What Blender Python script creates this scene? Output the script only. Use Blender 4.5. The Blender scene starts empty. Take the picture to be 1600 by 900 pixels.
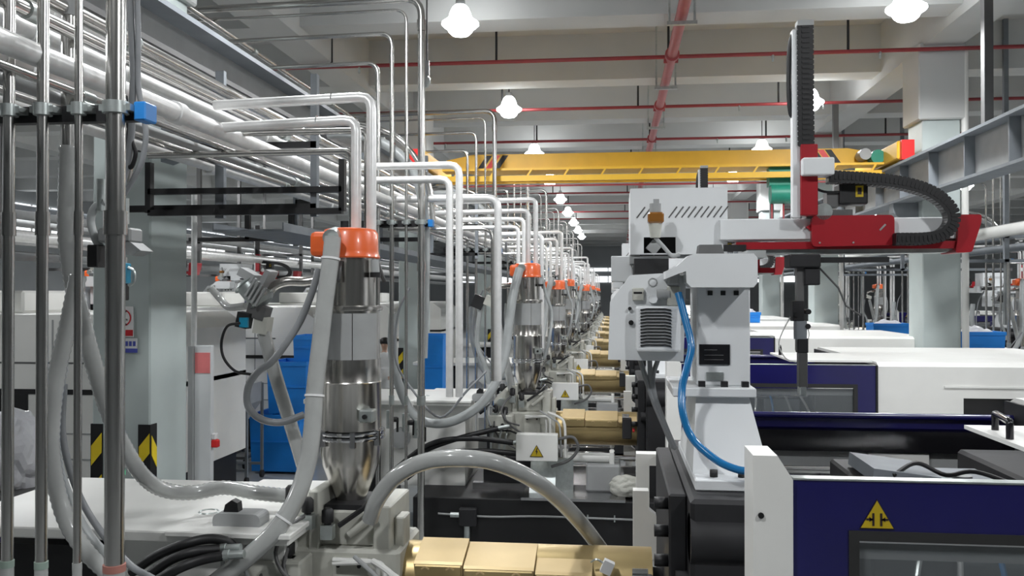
import bpy, bmesh, math, random
from mathutils import Vector, Matrix
random.seed(7)
scn = bpy.context.scene
COL = scn.collection
# ------------------------------------------------------------------ camera
F_PX = 1400.0
CAM = Vector((0, 0, 2.9))
YAW = math.atan(160 / F_PX); PITCH = math.atan(10 / F_PX)
RM = Matrix.Rotation(YAW, 3, 'Z') @ Matrix.Rotation(math.pi / 2 + PITCH, 3, 'X')
cd = bpy.data.cameras.new('camera'); cam = bpy.data.objects.new('camera', cd)
COL.objects.link(cam); cam.location = CAM; cam.rotation_euler = RM.to_euler()
cd.sensor_width = 36; cd.lens = F_PX * 36 / 1600; cd.clip_end = 400; cd.clip_start = .05
scn.camera = cam
# ------------------------------------------------------------------ world, exposure
w = bpy.data.worlds.new('world'); scn.world = w; w.use_nodes = True
w.node_tree.nodes['Background'].inputs[0].default_value = (.75, .78, .82, 1)
w.node_tree.nodes['Background'].inputs[1].default_value = .06
vs = scn.view_settings
vs.view_transform = 'Standard'; vs.look = 'None'; vs.gamma = 1; vs.use_curve_mapping = False
vs.exposure = 0.12
LAMP_W = 485

def P(px, py, y):
    """world point on the plane Y=y seen at photo pixel (px,py)"""
    d = RM @ Vector(((px - 800) / F_PX, (450 - py) / F_PX, -1))
    return CAM + d * (y / d.y)
def PX(px, y): return P(px, 460, y).x
def PZ(py, y, px=960): return P(px, py, y).z

# ------------------------------------------------------------------ materials
MATS = {}
def mat(name, col, rough=.5, metal=0., var=.08, scale=6., bump=0., emit=None, trans=0., coat=0., stretch=None, alpha=1.):
    m = bpy.data.materials.new(name); m.use_nodes = True
    nt = m.node_tree; b = nt.nodes['Principled BSDF']
    def S(k, v): b.inputs[k].default_value = v
    S('Roughness', rough); S('Metallic', metal)
    c = (*col, 1)
    tc = nt.nodes.new('ShaderNodeTexCoord'); nz = nt.nodes.new('ShaderNodeTexNoise')
    nz.inputs['Scale'].default_value = scale; nz.inputs['Detail'].default_value = 4
    if stretch:
        mp = nt.nodes.new('ShaderNodeMapping'); mp.inputs['Scale'].default_value = stretch
        nt.links.new(tc.outputs['Object'], mp.inputs[0]); nt.links.new(mp.outputs[0], nz.inputs['Vector'])
    else: nt.links.new(tc.outputs['Object'], nz.inputs['Vector'])
    rp = nt.nodes.new('ShaderNodeValToRGB')
    rp.color_ramp.elements[0].position = .3; rp.color_ramp.elements[1].position = .7
    rp.color_ramp.elements[0].color = (*[max(0, x * (1 - var)) for x in col], 1)
    rp.color_ramp.elements[1].color = (*[min(1, x * (1 + var)) for x in col], 1)
    nt.links.new(nz.outputs['Fac'], rp.inputs[0]); nt.links.new(rp.outputs[0], b.inputs['Base Color'])
    if bump:
        bp = nt.nodes.new('ShaderNodeBump'); bp.inputs['Strength'].default_value = bump; bp.inputs['Distance'].default_value = .01
        nt.links.new(nz.outputs['Fac'], bp.inputs['Height']); nt.links.new(bp.outputs[0], b.inputs['Normal'])
    if emit: S('Emission Color', (*emit[0], 1)); S('Emission Strength', emit[1])
    if trans: S('Transmission Weight', trans)
    if coat: S('Coat Weight', coat); S('Coat Roughness', .1)
    if alpha < 1: S('Alpha', alpha)
    MATS[name] = m
    return m
mat('concrete', (.62, .62, .60), .85, var=.05, scale=1.2)
mat('ceiling_paint', (.50, .50, .49), .9, var=.05, scale=.8)
mat('beam_paint', (.60, .61, .60), .9, var=.05, scale=.8)
mat('wall_paint', (.42, .44, .45), .9, var=.06, scale=.5)
mat('floor_epoxy', (.30, .31, .31), .28, var=.12, scale=1.5)
mat('column_paint', (.47, .53, .52), .6, var=.06, scale=1.5)
mat('white_paint', (.78, .78, .75), .38, var=.03, scale=3)
mat('robot_white', (.74, .76, .77), .4, var=.03, scale=3)
mat('cream_cast', (.50, .50, .45), .5, var=.10, scale=8, bump=.1)
mat('navy', (.008, .007, .088), .28, var=.10, scale=3, coat=.3)
mat('black', (.008, .008, .009), .5, var=.2, scale=6)
mat('black_gloss', (.010, .010, .012), .15, var=.2, scale=6)
mat('dark_iron', (.012, .012, .014), .62, var=.2, scale=8, bump=.1)
mat('steel_grey', (.20, .22, .24), .55, var=.10, scale=4)
mat('mid_grey', (.34, .35, .35), .5, var=.08, scale=4)
mat('dark_grey', (.10, .10, .10), .5, var=.12, scale=4)
mat('stainless', (.56, .54, .51), .22, 1., var=.10, scale=9, stretch=(5, 5, .3))
mat('pipe_steel', (.60, .59, .57), .22, 1., var=.06, scale=5)
mat('aluminium', (.80, .80, .79), .36, .35, var=.06, scale=14, bump=.12)
mat('chrome', (.75, .75, .76), .08, 1., var=.03)
mat('brushed', (.50, .50, .51), .25, 1., var=.15, scale=4)
mat('orange', (.80, .13, .025), .35, var=.05, scale=5, coat=.3)
mat('gold', (.50, .385, .19), .38, .75, var=.06, scale=5)
mat('gold_light', (.64, .49, .26), .45, .35, var=.04, scale=5)
mat('red_pipe', (.36, .05, .055), .4, var=.10, scale=5)
mat('red_robot', (.33, .010, .018), .35, var=.05, scale=5)
mat('red_bright', (.75, .03, .03), .4)
mat('yellow', (.80, .47, .035), .45, var=.06, scale=3)
mat('yellow_tape', (.80, .60, .02), .5)
mat('sign_yellow', (.50, .36, .01), .5)
mat('green', (.02, .25, .17), .45)
mat('blue_bin', (.015, .25, .78), .4, var=.06, scale=3)
mat('blue_cap', (.02, .22, .62), .4)
mat('blue_hose', (.012, .17, .42), .2, coat=.6)
mat('cyan', (.01, .22, .36), .35)
mat('hose_clear', (.40, .41, .40), .18, var=.06, scale=8, coat=.5)
mat('hose_grey', (.36, .38, .38), .35, var=.08, scale=8)
mat('cable_grey', (.22, .23, .24), .4, var=.1)
mat('zinc', (.50, .54, .53), .35, .8, var=.12, scale=20)
mat('brown_bowl', (.24, .10, .02), .25)
mat('plastic_bag', (.80, .80, .84), .3, var=.05, scale=4, bump=.3, trans=.15)
mat('pink', (.80, .22, .22), .6)
mat('paper', (.80, .80, .80), .6, var=.02)
mat('ink', (.02, .01, .012), .6)
mat('sign_red', (.60, .02, .03), .5)
mat('sign_blue', (.08, .10, .45), .5)
mat('skin', (.55, .35, .26), .5)
mat('hair', (.01, .01, .01), .5)
mat('coat', (.80, .80, .80), .8)
mat('tube_tape_green', (.28, .36, .31), .6)
mat('tube_tape_red', (.38, .16, .13), .6)
mat('glass', (.20, .22, .23), .08, var=.02, alpha=.35)
mat('lamp_glow', (1, 1, 1), .4, var=0, emit=((.97, .99, 1), 14))
mat('daylight', (.9, .95, 1), .4, var=0, emit=((.92, .96, 1), 1.6))
mat('green_led', (.05, .7, .3), .4, var=0, emit=((.05, .9, .35), 1.3))
mat('rubber', (.02, .02, .02), .7)

# ------------------------------------------------------------------ mesh helpers
class MB:
    def __init__(s): s.bm = bmesh.new()
    def _face(s, vs_, sm=False):
        try:
            f = s.bm.faces.new(vs_); f.smooth = sm
        except ValueError: pass
    def box(s, x0, x1, y0, y1, z0, z1, b=0, seg=1):
        bm = s.bm
        v = [bm.verts.new((x, y, z)) for x in (x0, x1) for y in (y0, y1) for z in (z0, z1)]
        fs = [bm.faces.new([v[i] for i in q]) for q in ((0,1,3,2),(4,6,7,5),(0,4,5,1),(2,3,7,6),(0,2,6,4),(1,5,7,3))]
        if b:
            es = list({e for f in fs for e in f.edges})
            bmesh.ops.bevel(bm, geom=es, offset=b, segments=seg, affect='EDGES', profile=.5)
        return s
    def obox(s, c, size, m):
        """oriented box: centre, size, 3x3 matrix"""
        c = Vector(c); h = [a / 2 for a in size]
        v = [s.bm.verts.new(c + m @ Vector((sx*h[0], sy*h[1], sz*h[2]))) for sx in (-1,1) for sy in (-1,1) for sz in (-1,1)]
        for q in ((0,1,3,2),(4,6,7,5),(0,4,5,1),(2,3,7,6),(0,2,6,4),(1,5,7,3)): s._face([v[i] for i in q])
        return s
    def bar(s, a, b, w, h):
        a, b = Vector(a), Vector(b); d = (b - a); L = d.length; d.normalize()
        up = Vector((0, 0, 1)) if abs(d.z) < .95 else Vector((0, 1, 0))
        x = d.cross(up).normalized(); z = x.cross(d)
        return s.obox((a + b) / 2, (w, L, h), Matrix((x, d, z)).transposed())
    def tube(s, pts, r, n=10, cap=True, smooth=True):
        pts = [Vector(p) for p in pts]; N = len(pts)
        rs = r if isinstance(r, (list, tuple)) else [r] * N
        T = []
        for i in range(N):
            t = pts[min(i + 1, N - 1)] - pts[max(i - 1, 0)]
            T.append(t.normalized() if t.length > 1e-9 else Vector((0, 0, 1)))
        ref = Vector((0, 0, 1)) if abs(T[0].z) < .9 else Vector((1, 0, 0))
        u = T[0].cross(ref).normalized(); rings = []
        for i in range(N):
            u = (u - T[i] * u.dot(T[i])); u.normalize(); v = T[i].cross(u)
            rings.append([s.bm.verts.new(pts[i] + (u * math.cos(2*math.pi*k/n) + v * math.sin(2*math.pi*k/n)) * rs[i]) for k in range(n)])
        for i in range(N - 1):
            A, B = rings[i], rings[i + 1]
            for k in range(n): s._face([A[k], A[(k+1) % n], B[(k+1) % n], B[k]], smooth)
        if cap: s._face(rings[0][::-1]); s._face(rings[-1])
        return s
    def cyl(s, a, b, r, r2=None, n=14):
        return s.tube([a, b], [r, r if r2 is None else r2], n)
    def lathe(s, prof, cx, cy, n=24):
        """prof list of (r,z); sharp breaks where a point repeats"""
        rings = []
        for (r, z) in prof:
            rings.append([s.bm.verts.new((cx + r*math.cos(2*math.pi*k/n), cy + r*math.sin(2*math.pi*k/n), z)) for k in range(n)])
        for i in range(len(prof) - 1):
            A, B = rings[i], rings[i + 1]
            if prof[i] == prof[i+1]: continue
            for k in range(n): s._face([A[k], A[(k+1) % n], B[(k+1) % n], B[k]], True)
        s._face(rings[0][::-1]); s._face(rings[-1])
        return s
    def prism(s, pts, y0, y1):
        """polygon in X,Z extruded along Y"""
        a = [s.bm.verts.new((x, y0, z)) for x, z in pts]; b = [s.bm.verts.new((x, y1, z)) for x, z in pts]
        s._face(a); s._face(b[::-1]); n = len(pts)
        for i in range(n): s._face([a[i], b[i], b[(i+1) % n], a[(i+1) % n]])
        return s
    def prism_x(s, pts, x0, x1):
        """polygon in Y,Z extruded along X"""
        a = [s.bm.verts.new((x0, y, z)) for y, z in pts]; b = [s.bm.verts.new((x1, y, z)) for y, z in pts]
        s._face(a[::-1]); s._face(b); n = len(pts)
        for i in range(n): s._face([a[(i+1) % n], b[(i+1) % n], b[i], a[i]])
        return s
    def holed(s, x0, x1, z0, z1, a0, a1, c0, c1, y0, y1):
        for q in ((x0,x1,c1,z1),(x0,x1,z0,c0),(x0,a0,c0,c1),(a1,x1,c0,c1)):
            if q[1]-q[0] > 1e-4 and q[3]-q[2] > 1e-4: s.box(q[0], q[1], y0, y1, q[2], q[3])
        return s
    def build(s, name, m, parent=None, label=None):
        bm = s.bm
        bmesh.ops.recalc_face_normals(bm, faces=bm.faces[:])
        for e in bm.edges:
            if len(e.link_faces) == 2 and (e.link_faces[0].smooth != e.link_faces[1].smooth or e.calc_face_angle(0) > .75): e.smooth = False
        off = Vector((0, 0, 0)); o_ = parent
        while o_ is not None: off += o_.location; o_ = o_.parent
        if off.length: bmesh.ops.translate(bm, verts=bm.verts[:], vec=-off)
        me = bpy.data.meshes.new(name); bm.to_mesh(me); bm.free()
        me.materials.append(MATS[m])
        o = bpy.data.objects.new(name, me); COL.objects.link(o)
        if parent: o.parent = parent
        if label: o['label'] = label
        return o
def BX(*a, **k): return MB().box(*a, **k)
def tag(o, label, cat, group=None):
    o['label'] = label; o['category'] = cat
    if group: o['group'] = group
    return o
def thing(name, label, cat, loc=(0, 0, 0), group=None):
    o = bpy.data.objects.new(name, None); COL.objects.link(o); o.location = loc; o.empty_display_size = .1
    return tag(o, label, cat, group)
def single(name, mb, m, label, cat, group=None):
    """one-mesh thing with its origin at its base centre"""
    bm = mb.bm
    co = [v.co for v in bm.verts]
    lo = Vector((min(c.x for c in co), min(c.y for c in co), min(c.z for c in co)))
    hi = Vector((max(c.x for c in co), max(c.y for c in co), max(c.z for c in co)))
    base = Vector(((lo.x+hi.x)/2, (lo.y+hi.y)/2, lo.z))
    bmesh.ops.translate(bm, verts=bm.verts[:], vec=-base)
    o = mb.build(name, m); o.location = base
    return tag(o, label, cat, group)
def struct(name, mb, m, label=None):
    o = mb.build(name, m); o['kind'] = 'structure'
    if label: o['label'] = label
    return o
def copy_tree(o, dx=0, dy=0, dz=0, label=None, group=None, parent=None, skip=()):
    c = o.copy(); COL.objects.link(c)
    if parent is not None: c.parent = parent
    else: c.location = o.location + Vector((dx, dy, dz))
    if label: c['label'] = label
    if group: c['group'] = group
    for ch in o.children:
        if ch.name.split('.')[0] in skip: continue
        copy_tree(ch, parent=c, skip=skip)
    return c
def catmull(pts, k=8):
    pts = [Vector(p) for p in pts]; q = [2*pts[0]-pts[1]] + pts + [2*pts[-1]-pts[-2]]; out = []
    for i in range(1, len(q) - 2):
        a, b, c, d = q[i-1], q[i], q[i+1], q[i+2]
        for j in range(k):
            t = j / k
            out.append(.5*((2*b)+(c-a)*t+(2*a-5*b+4*c-d)*t*t+(3*b-a-3*c+d)*t*t*t))
    out.append(pts[-1]); return out
def elbow(pts, R, k=6):
    pts = [Vector(p) for p in pts]; out = [pts[0]]
    for i in range(1, len(pts) - 1):
        a, b, c = pts[i-1], pts[i], pts[i+1]
        u = (a-b); v = (c-b); r = min(R, u.length*.45, v.length*.45); u.normalize(); v.normalize()
        for j in range(k + 1):
            t = j / k
            out.append((b+u*r)*(1-t)**2 + b*2*t*(1-t) + (b+v*r)*t*t)
    out.append(pts[-1]); return out
def ribbed(pts, r, pitch=.02, amp=.05):
    """resample a path and give it corrugation"""
    out = []; acc = 0
    pts = [Vector(p) for p in pts]; L = [0]
    for i in range(1, len(pts)): L.append(L[-1] + (pts[i]-pts[i-1]).length)
    n = max(4, int(L[-1] / pitch * 2)); rs = []; j = 0
    for i in range(n + 1):
        s_ = L[-1] * i / n
        while j < len(L) - 2 and L[j+1] < s_: j += 1
        t = (s_ - L[j]) / max(1e-6, L[j+1] - L[j]); out.append(pts[j].lerp(pts[j+1], t)); rs.append(r*(1 + (amp if i % 2 else -amp)))
    return out, rs
def PP(lst): return [P(*q) for q in lst]
def ngon(cx, cz, r, n=20): return [(cx + r*math.cos(2*math.pi*k/n), cz + r*math.sin(2*math.pi*k/n)) for k in range(n)]
def rpoly(pts, r, k=4):
    e = elbow([Vector((p[0], 0, p[1])) for p in pts + pts[:2]], r, k)
    # drop the open ends of the loop
    e = e[1:-1]; return [(v.x, v.z) for v in e]
def text_part(body, size, pos, m, parent, name='lettering', depth=.001):
    c = bpy.data.curves.new(name, 'FONT'); c.body = body; c.size = size; c.extrude = depth
    c.align_x = 'CENTER'; c.align_y = 'CENTER'
    t = bpy.data.objects.new(name, c); me = bpy.data.meshes.new_from_object(t)
    bpy.data.objects.remove(t); me.materials.append(MATS[m])
    off = Vector((0, 0, 0)); o_ = parent
    while o_ is not None: off += o_.location; o_ = o_.parent
    me.transform(Matrix.Translation(Vector(pos) - off) @ Matrix.Rotation(math.pi/2, 4, 'X'))
    o = bpy.data.objects.new(name, me); COL.objects.link(o); o.parent = parent
    return o
def chain(parent, path, link, wid, hgt, m='black', name='chain_link'):
    """cable chain: separate links sharing one mesh, laid along a path in an X-Z plane"""
    pts = [Vector(p) for p in path]; L = [0]
    for i in range(1, len(pts)): L.append(L[-1] + (pts[i]-pts[i-1]).length)
    n = int(L[-1] / link); j = 0; me = None
    for i in range(n):
        s_ = (i + .5) * link
        while j < len(L) - 2 and L[j+1] < s_: j += 1
        t = (s_ - L[j]) / (L[j+1] - L[j]); p = pts[j].lerp(pts[j+1], t); d = (pts[j+1]-pts[j]).normalized()
        if me is None:
            b = MB(); q = link*.46; h = hgt/2
            b.prism([(-q*1.15, -h*.8), (-q*.7, -h), (q*.7, -h), (q*1.15, -h*.8), (q*1.15, h*.8), (q*.7, h), (-q*.7, h), (-q*1.15, h*.8)], -wid/2, wid/2)
            b.box(-q*.5, q*.5, -wid/2-.004, wid/2+.004, -h*.45, h*.45)
            o = b.build(name, m); me = o.data; o.parent = parent
        else:
            o = bpy.data.objects.new(name, me); COL.objects.link(o); o.parent = parent
        o.location = p - parent.location
        o.rotation_euler = (0, -math.atan2(d.z, d.x), 0)
ORD = ['nearest', 'second', 'third', 'fourth', 'fifth', 'sixth', 'seventh', 'eighth', 'ninth', 'tenth', 'eleventh', 'twelfth', 'thirteenth', 'fourteenth']
PITCHY = 6.0
NM = 10
# ================================================================== THE SETTING
X0, X1, Y0, Y1 = -24., 26., -14., 82.
struct('floor', BX(X0, X1, Y0, Y1, -.2, 0), 'floor_epoxy')
ceil = struct('ceiling', BX(X0, X1, Y0, Y1, 8.0, 8.25), 'ceiling_paint')
struct('wall_left', BX(X0-.3, X0, Y0, Y1, 0, 8), 'wall_paint')
struct('wall_right', BX(X1, X1+.3, Y0, Y1, 0, 8), 'wall_paint')
struct('wall_back', BX(X0, X1, Y1, Y1+.3, 0, 8), 'wall_paint')
struct('wall_front', BX(X0, X1, Y0-.3, Y0, 0, 8), 'wall_paint')
# cross beams and girders
bmesh_ = None
for k in range(-6, 17):
    y = 13.55 + 4*k
    b = MB().box(X0, X1, y, y+.62, 7.1, 8.0)
    b.build('cross_beam', 'beam_paint', ceil)
for gx in (-5.2, 5.3, -16, 16.5):
    MB().box(gx-.3, gx+.3, Y0, Y1, 6.95, 8.0).build('girder', 'beam_paint', ceil)
wi = 1
for (xa, xb, za, zb) in ((-3.2, 6, 4.0, 4.55), (-3.2, 6, 5.0, 5.3), (-14, -4.2, 4.0, 4.55), (7, 16, 4.0, 4.55)):
    o = struct('window_%d' % wi, BX(xa, xb, Y1-.06, Y1-.01, za, zb), 'daylight', 'bright strip window high in the far end wall'); wi += 1
    n = int((xb-xa)/1.2)
    fr = MB().box(xa, xb, Y1-.1, Y1-.04, za-.06, za).box(xa, xb, Y1-.1, Y1-.04, zb, zb+.06)
    for i in range(n+1): fr.box(xa+(xb-xa)*i/n-.04, xa+(xb-xa)*i/n+.04, Y1-.1, Y1-.04, za, zb)
    fr.build('window_frame', 'white_paint', o)
for yy in range(8, 76, 8):
    o = struct('window_%d' % wi, BX(X0+.01, X0+.06, yy, yy+5, 5.2, 6.6), 'daylight', 'bright window high in the left side wall'); wi += 1
    fr = MB().box(X0+.03, X0+.1, yy, yy+5, 5.85, 5.93)
    for i in range(5): fr.box(X0+.03, X0+.1, yy+5*i/4-.04, yy+5*i/4+.04, 5.2, 6.6)
    fr.build('window_frame', 'white_paint', o)

# columns
def column(x, y, i, side, tape):
    x0 = x if side == 'right' else x-.56; x1 = x+.6 if side == 'right' else x
    t = thing('column', 'grey-green painted concrete column, %s of the %s row' % (ORD[i], side), 'column', ((x0+x1)/2, y+.35, 0))
    t['kind'] = 'structure'
    MB().box(x0, x1, y, y+.7, 0, 7.0, b=.015).build('shaft', 'column_paint', t)
    MB().box(x0-.07, x1+.07, y-.07, y+.77, 5.75, 7.0, b=.02).build('capital', 'beam_paint', t)
    if tape:
        for (xx, s_) in ((x0, 1), (x1, -1)):
            g = MB().box(min(xx-.008*s_, xx+.11*s_), max(xx-.008*s_, xx+.11*s_), y-.008, y, .12, 1.72)
            g.box(min(xx-.008*s_, xx), max(xx-.008*s_, xx), y, y+.11, .12, 1.72).build('corner_guard', 'black', t)
            for k in range(4):
                z = .2+.38*k; xa_ = min(xx, xx+.10*s_)
                MB().prism([(xa_, z), (xa_+.10, z+.12), (xa_+.10, z+.30), (xa_, z+.18)], y-.013, y-.008).build('tape_stripe', 'yellow_tape', t)
                MB().prism_x([(y+.01, z+.1), (y+.10, z-.02), (y+.10, z+.16), (y+.01, z+.28)], xx-.013*s_, xx-.008*s_).build('tape_stripe', 'yellow_tape', t)
    return t
lcol = []
for i, y in enumerate((7.7, 19.4, 30.25, 41.3, 52.1, 63)):
    lcol.append(column(-4.18, y, i, 'left', i < 3))
for i, y in enumerate((15.3, 23.3, 31.3, 39.3, 47.3, 55.3)):
    c = column(5.0, y, i, 'right', i < 2)
    MB().cyl((5.66, y-.02, .0), (5.66, y-.02, 6.9), .055, n=12).build('conduit', 'white_paint', c)

# ------------------------------------------------------------------ lamps
def lamp(x, y, i, rown):
    t = thing('high_bay_lamp', '%s glowing bell-shaped ceiling lamp in the %s lamp row' % (ORD[i].capitalize(), rown), 'lamp', (x, y, 6.7), 'high bay lamps')
    MB().cyl((x, y, 7.12), (x, y, 8.0), .012, n=6).build('cord', 'black', t)
    MB().lathe([(.05, 7.15), (.07, 7.12), (.07, 7.04)], x, y, 14).build('socket', 'mid_grey', t)
    MB().lathe([(.08, 7.06), (.12, 7.02), (.15, 6.95), (.17, 6.88), (.22, 6.84), (.265, 6.81), (.27, 6.78), (.24, 6.75), (.19, 6.72), (.165, 6.67), (.12, 6.63), (.03, 6.615)], x, y, 20).build('bulb', 'lamp_glow', t)
    ld = bpy.data.lights.new('lamp_light', 'SPOT'); ld.energy = LAMP_W; ld.shadow_soft_size = .2; ld.color = (.97, .985, 1)
    ld.spot_size = math.radians(168); ld.spot_blend = .35
    lo = bpy.data.objects.new('lamp_light', ld); COL.objects.link(lo); lo.parent = t; lo.location = (0, 0, -.2)
for rx, rn in ((-2.2, 'middle left'), (3.95, 'middle right'), (-11.5, 'far left'), (12.5, 'far right')):
    for i in range(11):
        y = .7 + 6*i
        if rx in (-11.5, 12.5): y += 3
        if i > 9 and rx in (-11.5, 12.5): continue
        lamp(rx, y, i, rn)
# ------------------------------------------------------------------ fire sprinkler pipes
mp = thing('sprinkler_main_pipe', 'thick red sprinkler main running along the ceiling towards the far wall', 'pipe', (.95, 30, 6.8))
MB().cyl((.95, 6, 6.86), (.95, 70, 6.86), .085, n=14).build('pipe', 'red_pipe', mp)
for k in range(14):
    y = 11.2+4*k
    MB().tube([(.95, y-.3, 6.86), (.95, y-.28, 6.86), (.95, y-.2, 6.86), (.95, y-.18, 6.86)], [.09, .12, .12, .09], 14).build('coupling', 'red_pipe', mp)
    MB().cyl((.83, y+.1, 6.86), (1.07, y+.1, 6.86), .06, n=12).build('tee', 'red_pipe', mp)
    yh = y+1.6
    h = MB().box(.76, .79, yh-.03, yh+.03, 6.72, 7.99).box(1.11, 1.14, yh-.03, yh+.03, 6.72, 7.99).box(.74, 1.16, yh-.035, yh+.035, 6.70, 6.75)
    h.build('hanger', 'zinc', mp)
for k in range(10):
    y = 11.15 + 4*k
    t = thing('sprinkler_branch_pipe', 'thin red sprinkler pipe crossing the ceiling, %s from the camera' % ORD[k], 'pipe', (0, y, 6.86), 'sprinkler branches')
    MB().cyl((-9, y, 6.87), (11, y, 6.87), .034, n=8).build('pipe', 'red_pipe', t)
    x = -8.2 + (k % 2)*.4
    while x < 11:
        MB().cyl((x, y, 6.88), (x, y, 7.99), .022, n=6).build('drop_rod', 'black', t)
        x += 2.9
    for x in (-4.4, 2.6, 4.3):
        MB().cyl((x, y, 6.74), (x, y, 6.88), .02, .03, n=8).build('sprinkler_head', 'zinc', t)

t = thing('pendant_detector', 'Small pendant detector hanging beside the tallest steel pipe', 'detector', P(667, 135, 12.0))
MB().cyl(P(667, 95, 12.0), P(667, 118, 12.0), .035, n=10).build('stem', 'mid_grey', t)
MB().cyl(P(667, 95, 12.0), Vector((P(667, 95, 12.0).x, 12.0, 7.99)), .012, n=6).build('rod', 'dark_grey', t)
MB().tube([P(667, 118, 12.0), P(667, 123, 12.0), P(667, 131, 12.0), P(667, 137, 12.0)], [.02, .05, .05, .02], 12).build('sensor_head', 'zinc', t)
# ------------------------------------------------------------------ crane runway girders
def runway(xc, label, s):
    web0 = 4.45 if s > 0 else 4.68; fw = .17 if s > 0 else .24
    t = thing('crane_runway', label, 'girder', (xc, 30, 4.4))
    zt = 5.05; L0, L1 = 2., 70.
    MB().box(xc-.2, xc+.2, L0, L1, zt-.06, zt-.02).build('top_flange', 'steel_grey', t)
    MB().box(xc-.03, xc+.03, L0, L1, zt, zt+.06).build('rail', 'dark_grey', t)
    MB().box(xc-.015, xc+.015, L0, L1, web0, zt-.06).build('web', 'mid_grey', t)
    MB().box(xc-fw, xc+fw, L0, L1, web0-.04, web0).build('bottom_flange', 'steel_grey' if s > 0 else 'dark_grey', t)  # left flange coloured darker to stand in for shade on its underside
    k = L0+1
    while k < 50 and s > 0:
        MB().box(xc-.15, xc+.15, k-.012, k+.012, 4.45, zt-.06).build('stiffener', 'steel_grey', t); k += 1.35
    for y in ((15.6, 23.6, 31.6, 39.6, 47.6) if s > 0 else (8.0, 19.7, 30.6, 41.6, 52.4)):
        xe = xc + s*(.25 if s > 0 else .76)
        MB().prism([(xc-.15*s, web0-.04), (xe, web0-.04), (xe, web0-.55), (xc-.15*s, web0-.2)], y-.12, y+.12).build('bracket', 'steel_grey', t)
    for y in (12.2, 20.2, 28.2):
        if s > 0: MB().box(xc-.01, xc+.10, y-.06, y+.06, zt, 7.1).build('hanger_post', 'dark_grey', t)
    return t
runway(4.75, 'grey steel crane runway girder along the right columns', 1)
runway(-3.42, 'grey steel crane runway girder above the left pipe rack', -1)

# ------------------------------------------------------------------ yellow crane
cy = 16.4
cr = thing('overhead_crane', 'yellow overhead bridge crane spanning the hall under the ceiling', 'crane', (.6, cy, 4.9))
zt, zb = PZ(238, cy), PZ(266, cy)
MB().prism([(-3.1, zb+.12), (-2.6, zb), (4.1, zb), (4.75, zb+.14), (4.75, zt-.12), (4.1, zt), (-2.6, zt), (-3.1, zt-.1)], cy, cy+.45).build('bridge_girder', 'yellow', cr)
MB().box(-3.1, 4.6, cy-.42, cy, zb-.03, zb+.01).build('walkway', 'yellow', cr)
MB().box(-3.1, 4.6, cy-.46, cy-.38, zb-.23, zb-.13).build('lower_rail', 'yellow', cr)
MB().box(-3.1, 4.6, cy+.0, cy+.04, zb-.22, zb-.17).build('lower_rail', 'yellow', cr)
MB().box(-3.0, 4.4, cy+.05, cy+.09, zb-.27, zb-.24).build('cable_track', 'red_pipe', cr)
for i in range(12):
    x = -2.9+.66*i
    MB().bar((x, cy-.42, zb-.18), (x+.12, cy-.42, zb), .03, .03).build('rail_post', 'yellow', cr)
for i, (x, m) in enumerate(((3.45, 'black'), (3.58, 'red_bright'), (3.71, 'black'))):
    MB().prism([(x, zt-.02), (x+.11, zt-.02), (x+.30, zb+.03), (x+.19, zb+.03)], cy-.004, cy).build('warning_stripe', m, cr)
for i, (x, m) in enumerate(((-2.35, 'black'), (-2.2, 'red_bright'), (-2.05, 'black'))):
    MB().prism([(x, zt-.02), (x+.11, zt-.02), (x-.08, zb+.03), (x-.19, zb+.03)], cy-.004, cy).build('warning_stripe', m, cr)
for x, s in ((4.75, 1), (-3.42, -1)):
    MB().box(x-.14, x+.14, cy-1.1, cy+1.5, 5.12, 5.42, b=.02).build('end_carriage', 'yellow', cr)
    MB().box(x-.10, x+.10, cy-1.2, cy-1.1, 5.1, 5.42).build('buffer_plate', 'red_bright', cr)
    for yy in (cy-.9, cy+1.3): MB().cyl((x-.05, yy, 5.13), (x+.05, yy, 5.13), .1, n=14).build('wheel', 'dark_grey', cr)
MB().cyl((4.3, cy-.4, 5.32), (4.3, cy-.1, 5.32), .10, n=16).build('drive_motor', 'mid_grey', cr)
MB().cyl((4.52, cy-.35, 5.28), (4.52, cy-.1, 5.28), .12, n=16).build('gearbox', 'green', cr)
ho = thing('crane_hoist', 'green electric hoist hanging from the yellow crane', 'hoist', (2.95, cy-.2, 4.4))
MB().cyl((2.72, cy-.25, 4.66), (3.32, cy-.25, 4.66), .17, n=18).build('drum', 'green', ho)
MB().cyl((3.05, cy-.25, 4.95), (3.38, cy-.25, 4.95), .12, n=16).build('motor', 'green', ho)
MB().box(2.7, 3.3, cy-.3, cy-.02, 4.8, zb-.03).build('trolley', 'green', ho)
for x in (2.75, 2.95, 3.15): MB().cyl((x, cy-.25, 3.9), (x, cy-.25, 4.52), .016, n=6).build('rope', 'red_pipe', ho)
MB().box(2.7, 3.2, cy-.3, cy-.2, 3.86, 3.92).build('hook_block', 'red_pipe', ho)
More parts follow.
